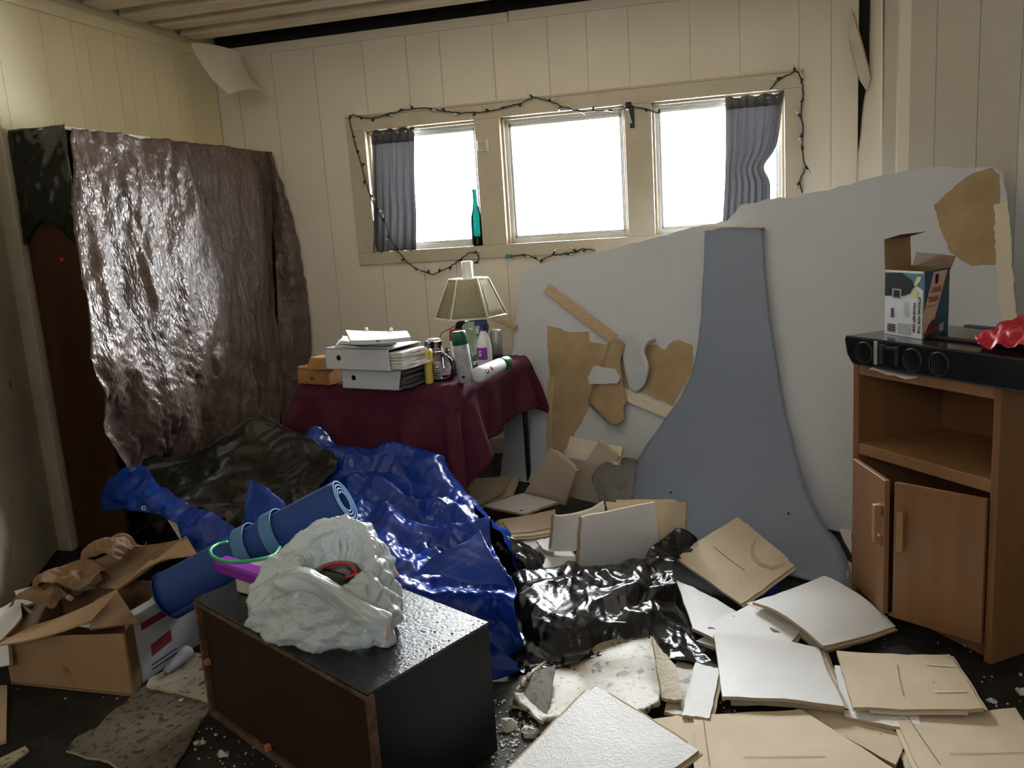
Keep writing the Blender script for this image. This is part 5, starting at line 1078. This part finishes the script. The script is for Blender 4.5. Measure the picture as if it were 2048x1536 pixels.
sheet('pale_board', 'cream board edge showing under the hanging blue tarp', 'board', [yy(330, 1032, 2.86), yy(352, 1045, 2.84), yy(404, 1140, 2.66), yy(372, 1098, 2.74)], m_cream, .008, 0, 4)

# scrap on the floor at the left
sheet('muddy_tile', 'muddy speckled tile lying between the cardboard box and the cabinet', 'tile', [g(132, 1496, .012), g(298, 1366, .014), g(428, 1398, .012), g(330, 1560, .012)], m_tiledk, .01, 0, 10, m_tilec, jit=.006)
sheet('pale_muddy_board', 'pale wet board behind the cabinet edge at the left', 'board', [g(290, 1372, .02), g(360, 1300, .02), g(470, 1330, .02), g(430, 1405, .02)], m_tiled, .01, 0, 8, m_tilec, jit=.006)
P_ = cr([g(335, 1342, .035), g(352, 1326, .04), g(368, 1310, .05), g(382, 1300, .05)], 14); obj('white_rag', MB().tube(P_, [.008, .011, .014, .016, .017, .018, .019, .02, .022, .024, .025, .024, .018, .008], 10), m_dw, None, 'grey white tube of rag in front of the shipping carton', 'rag')
# ------------------------------------------------------------------ fallen ceiling tiles, each a thing of its own
LAST = []
def mark(name, pix, w, m, closed=False):
    """a flat pencil line, glue line or stain on the tile laid last"""
    o_, P, nn = LAST; c = P.mean((0, 1)); mb = MB(); W_ = []
    for px, py in pix:
        q = pl(px, py, c, nn); k = np.argmin(((P.reshape(-1, 3) - q) ** 2).sum(1)); W_.append(q + nn * (np.dot(P.reshape(-1, 3)[k] - c, nn) + .0016))
    G = []
    for i, q in enumerate(W_):
        t_ = unit(W_[min(i + 1, len(W_) - 1)] - W_[max(i - 1, 0)]); s_ = unit(np.cross(t_, nn)); ww = w[i] if hasattr(w, '__len__') else w; G.append([q - s_ * ww / 2, q + s_ * ww / 2])
    mb.grid(np.array(G), smooth=False); return obj(name, mb, m, o_)
m_pencil = mat('pencil_brown', (.22, .16, .10), .8); m_stain = mat('water_stain', (.44, .335, .22), .8); m_crease = mat('pale_crease', (.70, .60, .46), .75)
def tile(label, c, up='white', bend=(0, 0), t=.011, lip=(0, 1), seed=0, cat='ceiling tile', m=None, n=9):
    q = [g(px, py, z) if abs(px) > 40 or py > 300 else A(c_) for (px, py, z) in c]
    m1, m2 = (m_tilew, m_tilet) if up == 'white' else (m_tilet, m_tilew)
    if m: m1 = m
    o_, P, nn = sheet('ceiling_tile', label, cat, q, m1, t, bend, n, m_tilec, None, None, None, seed + 7, .0018, m2)
    n_ = n - 1; E_ = {0: P[0], 1: P[:, n_], 2: P[n_], 3: P[:, 0]}; ctr = P.mean((0, 1))
    for e in lip:
        L_ = E_[e]; mid = L_.mean(0); o = unit(mid - ctr); o = unit(o - nn * np.dot(o, nn)); tdir = unit(L_[-1] - L_[0])
        Q = L_[1:-1] if e % 2 == 0 else L_
        up_ = [p - nn * (t * .55) for p in Q]; mb = MB()
        top = np.array([up_, [p + o * .011 for p in up_]]); bot = top - nn * (t * .4)
        f_ = np.dot(np.cross(top[0, 1] - top[0, 0], top[1, 0] - top[0, 0]), nn) < 0
        mb.grid(top, flip=f_, smooth=False); mb.grid(bot, flip=not f_, smooth=False); k = len(up_)
        mb.f += [[k + j, k + j + 1, 3 * k + j + 1, 3 * k + j] for j in range(k - 1)]; mb.m += [0] * (k - 1); mb.sm += [False] * (k - 1)
        obj('tongue_edge', mb, m_tilet if up != 'white' else m_tilec, o_)
    LAST[:] = [o_, P, nn]
    return o_
T_ = tile
# right foreground
T_('tan backed tile propped on its corner against the blue grey board', [(1475, 1034, .19), (1590, 1131, .09), (1482, 1208, .044), (1344, 1111, .118)], 'tan', (.0, .004), seed=1)
mark('pencil_line', [(1428, 1092), (1458, 1118), (1490, 1142)], .003, m_pencil)
mark('ring_stain', [(1512, 1078), (1504, 1094), (1506, 1112), (1520, 1128), (1544, 1136), (1562, 1130), (1572, 1122)], [.006, .012, .016, .018, .018, .014, .006], m_stain)
T_('white tile with curled edges in front of the oak cart doors', [(1647, 1151, .09), (1790, 1253, .03), (1645, 1292, .06), (1506, 1203, .085)], 'white', (-.022, .006), seed=2)
T_('white tile under the curled tile, its edge just showing', [(1637, 1158, .07), (1770, 1262, .008), (1637, 1299, .03), (1492, 1206, .055)], 'white', (-.015, .004), seed=3)
T_('large white embossed tile lying on top of the middle of the heap', [(1428, 1268, .075), (1638, 1295, .05), (1690, 1412, .05), (1446, 1394, .06)], 'white', (-.008, .01), seed=4)
T_('white tile directly beneath the top middle tile', [(1446, 1278, .05), (1650, 1302, .034), (1700, 1420, .03), (1462, 1404, .038)], 'white', (-.006, .008), seed=5)
T_('white tile behind the top middle tile, with a dark chip on it', [(1500, 1208, .055), (1600, 1262, .052), (1530, 1330, .05), (1383, 1255, .055)], 'white', (-.004, .008), seed=6)
mark('dark_chip', [(1416, 1257), (1424, 1256), (1430, 1259)], [.008, .014, .007], m_tiledk)
mark('dark_chip', [(1540, 1256), (1550, 1262), (1558, 1264)], [.006, .014, .005], m_tiledk)
T_('lower white tile beneath the tile with the dark chip', [(1470, 1238, .03), (1592, 1276, .03), (1560, 1340, .03), (1392, 1282, .034)], 'white', seed=7)
T_('white tile slanting under the lower corner of the propped tan tile', [(1352, 1160, .07), (1445, 1206, .05), (1500, 1240, .04), (1386, 1256, .04)], 'white', (-.004, 0), seed=8)
T_('tan backed tile lying flat before the foot of the oak cart', [(1673, 1300, .055), (1900, 1309, .05), (1969, 1416, .055), (1706, 1413, .05)], 'tan', (.006, .0), seed=9, lip=(1, 2))
mark('pencil_line', [(1795, 1328), (1800, 1360), (1808, 1392)], .0025, m_pencil)
mark('pale_crease', [(1868, 1385), (1932, 1388)], .006, m_crease)
mark('pale_crease', [(1850, 1328), (1908, 1336)], .006, m_crease)
T_('white tile showing along the near side of the flat tan tile by the cart', [(1668, 1330, .034), (1830, 1340, .03), (1840, 1462, .03), (1690, 1432, .03)], 'white', seed=10)
T_('big tan backed tile at the bottom edge of the picture, right of centre', [(1386, 1430, .035), (1602, 1418, .04), (1800, 1545, .045), (1400, 1580, .045)], 'tan', (.002, .0), seed=11, lip=(3,))
mark('pencil_line', [(1488, 1515), (1560, 1514), (1650, 1512)], .0022, m_pencil)
mark('edge_crease', [(1406, 1430), (1412, 1480), (1420, 1536)], .003, m_pencil)
T_('tan backed tile in the bottom right corner of the picture', [(1790, 1432, .03), (2030, 1415, .03), (2110, 1545, .035), (1848, 1560, .04)], 'tan', (.004, 0), seed=12, lip=(3,))
mark('pencil_line', [(1900, 1508), (1980, 1506), (2046, 1505)], .0022, m_pencil)
mark('edge_crease', [(1815, 1436), (1845, 1480), (1880, 1530)], .003, m_pencil)
T_('tan tile half hidden under the two big tan tiles at the bottom', [(1590, 1416, .02), (1700, 1408, .018), (1814, 1478, .015), (1790, 1530, .015)], 'tan', seed=13, lip=())
T_('white tile pointing its corner up at the bottom centre of the picture', [(1190, 1373, .11), (1398, 1501, .09), (1200, 1640, .07), (1004, 1570, .06)], 'white', (-.004, -.004), seed=14)
T_('white tile beneath the pointed bottom centre tile', [(1175, 1378, .085), (1380, 1512, .07), (1190, 1640, .05), (985, 1570, .04)], 'white', seed=15, lip=(0, 3))
T_('narrow white tile strip beside the dirty domed tile', [(1390, 1325, .05), (1440, 1338, .045), (1420, 1436, .04), (1364, 1430, .04)], 'white', seed=16, lip=(1,))
T_('grey tan tile behind the pointed bottom centre tile', [(1290, 1440, .03), (1372, 1428, .028), (1398, 1500, .03), (1370, 1540, .03)], 'tan', seed=17, lip=())
T_('small pale scrap of tile near the bottom right corner', [(1800, 1500, .01), (1850, 1512, .01), (1842, 1540, .008), (1812, 1545, .008)], 'tan', seed=18, lip=(), cat='tile scrap')
# middle, around the foot of the ramp
T_('white tile standing upright at the left foot of the blue grey board', [(1163, 1034, .27), (1308, 1004, .30), (1319, 1112, .07), (1155, 1146, .04)], 'white', (.0, -.012), seed=20, lip=(3,))
T_('bowed white tile with a tan edge behind the upright white tile', [(1108, 1032, .21), (1208, 1004, .26), (1215, 1080, .08), (1102, 1102, .04)], 'white', (-.03, 0), seed=21, lip=(3,))
T_('tan backed tile leaning behind the right edge of the upright white tile', [(1212, 1003, .25), (1372, 1004, .29), (1370, 1080, .13), (1225, 1090, .1)], 'tan', (.006, 0), seed=22, lip=(0,))
T_('white tile flat on the floor between the blue tarp and the upright tile', [(1030, 1078, .03), (1118, 1070, .03), (1172, 1142, .03), (1070, 1150, .02)], 'white', seed=23)
T_('small white broken piece on the floor left of the bowed tile', [(1072, 1080, .055), (1104, 1075, .055), (1108, 1106, .05), (1086, 1098, .05)], 'white', seed=24, lip=(), cat='tile scrap')
T_('tan backed tile with a dark grooved border right of the blue tarp', [(995, 1040, .06), (1110, 1018, .07), (1108, 1064, .06), (1020, 1074, .05)], 'tan', (.004, 0), seed=25, lip=(2, 3))
mark('dark_groove', [(1004, 1046), (1022, 1068), (1065, 1064), (1106, 1058)], .007, m_tiledk)
T_('white tile with a dark hole lying above the grooved tan tile', [(968, 1012, .06), (1045, 986, .07), (1118, 1004, .07), (1050, 1028, .06)], 'white', (-.004, 0), seed=26)
mark('dark_hole', [(1040, 1021), (1046, 1021)], .012, m_ink)
T_('stained tan tile under the front of the card table', [(925, 958, .05), (1018, 950, .06), (1000, 985, .06), (950, 1010, .05)], 'tan', (.004, 0), seed=27)
T_('second tan tile under the stained one below the card table', [(940, 962, .03), (1036, 955, .035), (1022, 990, .03), (962, 1014, .03)], 'tan', seed=28, lip=(1,))
T_('brown board leaning on the wallboard behind the table leg', [(1100, 898, .34), (1152, 942, .28), (1130, 1010, .05), (1046, 990, .05)], 'tan', (.008, 0), seed=29, lip=(0,))
T_('tall brown board leaning right of the first brown board', [(1198, 882, .40), (1236, 914, .34), (1216, 1012, .05), (1122, 990, .06)], 'tan', (.0, .006), seed=30, lip=(0,))
T_('pale scraped board end leaning low on the wallboard', [(1140, 872, .36), (1246, 894, .38), (1236, 930, .30), (1130, 915, .26)], 'tan', seed=31, lip=(), m=m_core)
# grey cushion behind the ramp edge
rows = [[yy(1190, 950, 3.78), yy(1213, 922, 3.80), yy(1240, 917, 3.81), yy(1272, 921, 3.81)], [yy(1188, 958, 3.74), yy(1213, 936, 3.73), yy(1240, 933, 3.73), yy(1272, 936, 3.74)], [yy(1196, 982, 3.69), yy(1216, 970, 3.67), yy(1240, 966, 3.67), yy(1268, 966, 3.68)], [yy(1206, 1008, 3.65), yy(1220, 1006, 3.62), yy(1240, 1004, 3.62), yy(1262, 1002, 3.63)]]
Xg = crumple(net(rows, 20, 24), 1.05, (-.006, .008), 40, seed=70, coarse=4); obj('grey_cushion', MB().grid(up2(Xg)), mat('grey_quilt', (.14, .135, .125), .9, col2=(.22, .21, .2), cscale=10, cpow=.6), None, 'dark grey cushion slumped behind the left edge of the blue grey board', 'cushion', solid=.02)
# right of the ramp
sheet('wood_offcut', 'pale wood offcut lying behind the right edge of the blue grey board', 'wood offcut', [g(1596, 924, .06), g(1661, 952, .06), g(1655, 972, .05), g(1592, 944, .05)], m_core, .03, 0, 4, m_wood)
T_('white tile lying between the blue grey board and the oak cart', [(1608, 975, .05), (1698, 968, .05), (1702, 1035, .04), (1640, 1018, .04)], 'white', seed=33, lip=())
T_('white tile behind the last one, against the cart side', [(1650, 1000, .03), (1702, 1010, .03), (1704, 1110, .01), (1690, 1085, .01)], 'white', seed=34, lip=())
sheet('torn_board_scrap', 'torn tan scrap at the right foot of the blue grey board', 'tile scrap', [g(1698, 1120, .05), g(1716, 1134, .03), g(1712, 1180, .01), g(1696, 1190, .01)], m_tilet, .012, (.006, 0), 6, m_core, jit=.006)
sheet('blue_tarp_scrap', 'scrap of blue tarp under the propped tan tile', 'plastic scrap', [g(1530, 1180, .03), g(1556, 1166, .03), g(1554, 1186, .02), g(1536, 1196, .02)], m_blue, .003, 0, 4)
# the domed muddy pile
dome = [[g(1058, 1346, .05), yy(1120, 1304, 2.56), yy(1192, 1273, 2.6), yy(1262, 1265, 2.62), yy(1302, 1268, 2.6)], [g(1040, 1372, .045), yy(1112, 1340, 2.45), yy(1190, 1318, 2.46), yy(1268, 1312, 2.47), yy(1316, 1318, 2.47)],
        [g(1028, 1395, .035), yy(1105, 1380, 2.33), yy(1190, 1372, 2.33), yy(1272, 1365, 2.34), yy(1322, 1362, 2.36)], [g(1086, 1448, .02), g(1100, 1440, .02), g(1190, 1440, .03), g(1270, 1432, .035), g(1322, 1405, .04)]]
P = net(dome, 26, 34); e = np.random.default_rng(3).uniform(-.004, .004, P.shape); e[2:-2, 2:-2] *= .2; P = P + e; P[..., 2] = np.maximum(P[..., 2], .004)
obj('domed_tile', MB().grid(P), m_tiled, None, 'muddy tile domed over the rubbish before the wet black bag', 'ceiling tile', solid=.011)
T_('muddy tile under the left side of the domed one', [(1050, 1350, .04), (1110, 1330, .05), (1095, 1428, .02), (1016, 1408, .02)], 'tan', seed=41, lip=(), m=m_tiledk)
T_('dark wet tile below the domed one', [(1072, 1425, .012), (1200, 1425, .012), (1190, 1475, .01), (1084, 1478, .01)], 'tan', seed=42, lip=(), m=m_tiledk)
T_('cracked white tile piece at the right of the domed tile', [(1304, 1272, .11), (1352, 1330, .075), (1366, 1398, .05), (1324, 1394, .055)], 'white', (.006, 0), seed=43, lip=(), m=m_core)
T_('pale chipped tile piece beside the narrow white strip', [(1352, 1322, .04), (1392, 1330, .035), (1372, 1432, .03), (1330, 1424, .03)], 'tan', seed=44, lip=(), m=m_tiled)
def clump(name, label, c, r, m, seed, cat='debris', flat=.6):
    rr = random.Random(seed); mb = MB(); pr = [(0, 0), (r * .8, r * .1), (r, r * .5 * flat), (r * .6, r * flat), (0, r * 1.1 * flat)]; mb.lathe(pr, c, n=8, smooth=False)
    mb.v = [tuple(A(v) + A([rr.uniform(-r, r) * .28 for _ in range(3)]) * (1 if v[2] > c[2] + .001 else .4)) for v in mb.v]
    return obj(name, mb, m, None, label, cat)
clump('plaster_lump', 'grey plaster lump on the floor right of the steel cabinet', g(1018, 1455, .0), .028, m_chip, 1)
clump('plaster_lump', 'second pale plaster lump by the edge of the muddy tile', g(1060, 1468, .0), .026, m_chip, 2)
clump('plaster_lump', 'white plaster lump below the recessed side of the cabinet', g(446, 1512, .0), .018, m_chip, 3)
clump('plaster_lump', 'white crumb on the muddy tile at the left', g(362, 1401, .014), .008, m_chip, 4)
clump('plaster_lump', 'pale oblong crumb before the cabinet at the lower left', g(398, 1488, .0), .016, m_tiled, 5)
clump('plaster_lump', 'white chip on the dark floor at the right edge of the picture', g(2046, 1386, .0), .02, m_chip, 6)
clump('plaster_lump', 'small white chip below the right cart door', g(1783, 1230, .0), .013, m_chip, 7)
clump('plaster_lump', 'white chip right of the flat tan tile', g(1984, 1404, .0), .014, m_chip, 8)
cr_ = MB(); r_ = random.Random(9)
def scatter(k, x0, x1, y0, y1, s0, s1):
    for _ in range(k):
        c = g(r_.uniform(x0, x1), r_.uniform(y0, y1), 0); s = r_.uniform(s0, s1); a = r_.uniform(0, 6.3); d = A([math.cos(a), math.sin(a), 0]); e = A([-d[1], d[0], 0])
        cr_.obox(c - d * s / 2 - e * s * .35, d * s * r_.uniform(.6, 1), e * s * r_.uniform(.4, .8), A([0, 0, s * r_.uniform(.2, .5)]))
scatter(170, 985, 1075, 1400, 1536, .003, .011); scatter(90, 380, 700, 1450, 1536, .003, .009); scatter(60, 1700, 2048, 1180, 1480, .003, .01); scatter(60, 1000, 1120, 930, 1100, .003, .01); scatter(40, 120, 420, 1330, 1400, .003, .008); scatter(50, 1340, 1480, 1390, 1480, .003, .008)
obj('plaster_crumbs', cr_, m_chip, None, 'fine plaster crumbs strewn over the dark floor', 'debris', kind='stuff')
ck = MB()
for px, py, z, s in ((1421, 1258, .062, .008), (1545, 1258, .062, .01), (1552, 1262, .062, .007), (1399, 1203, .066, .006), (1250, 1077, .2, .006)):
    pass
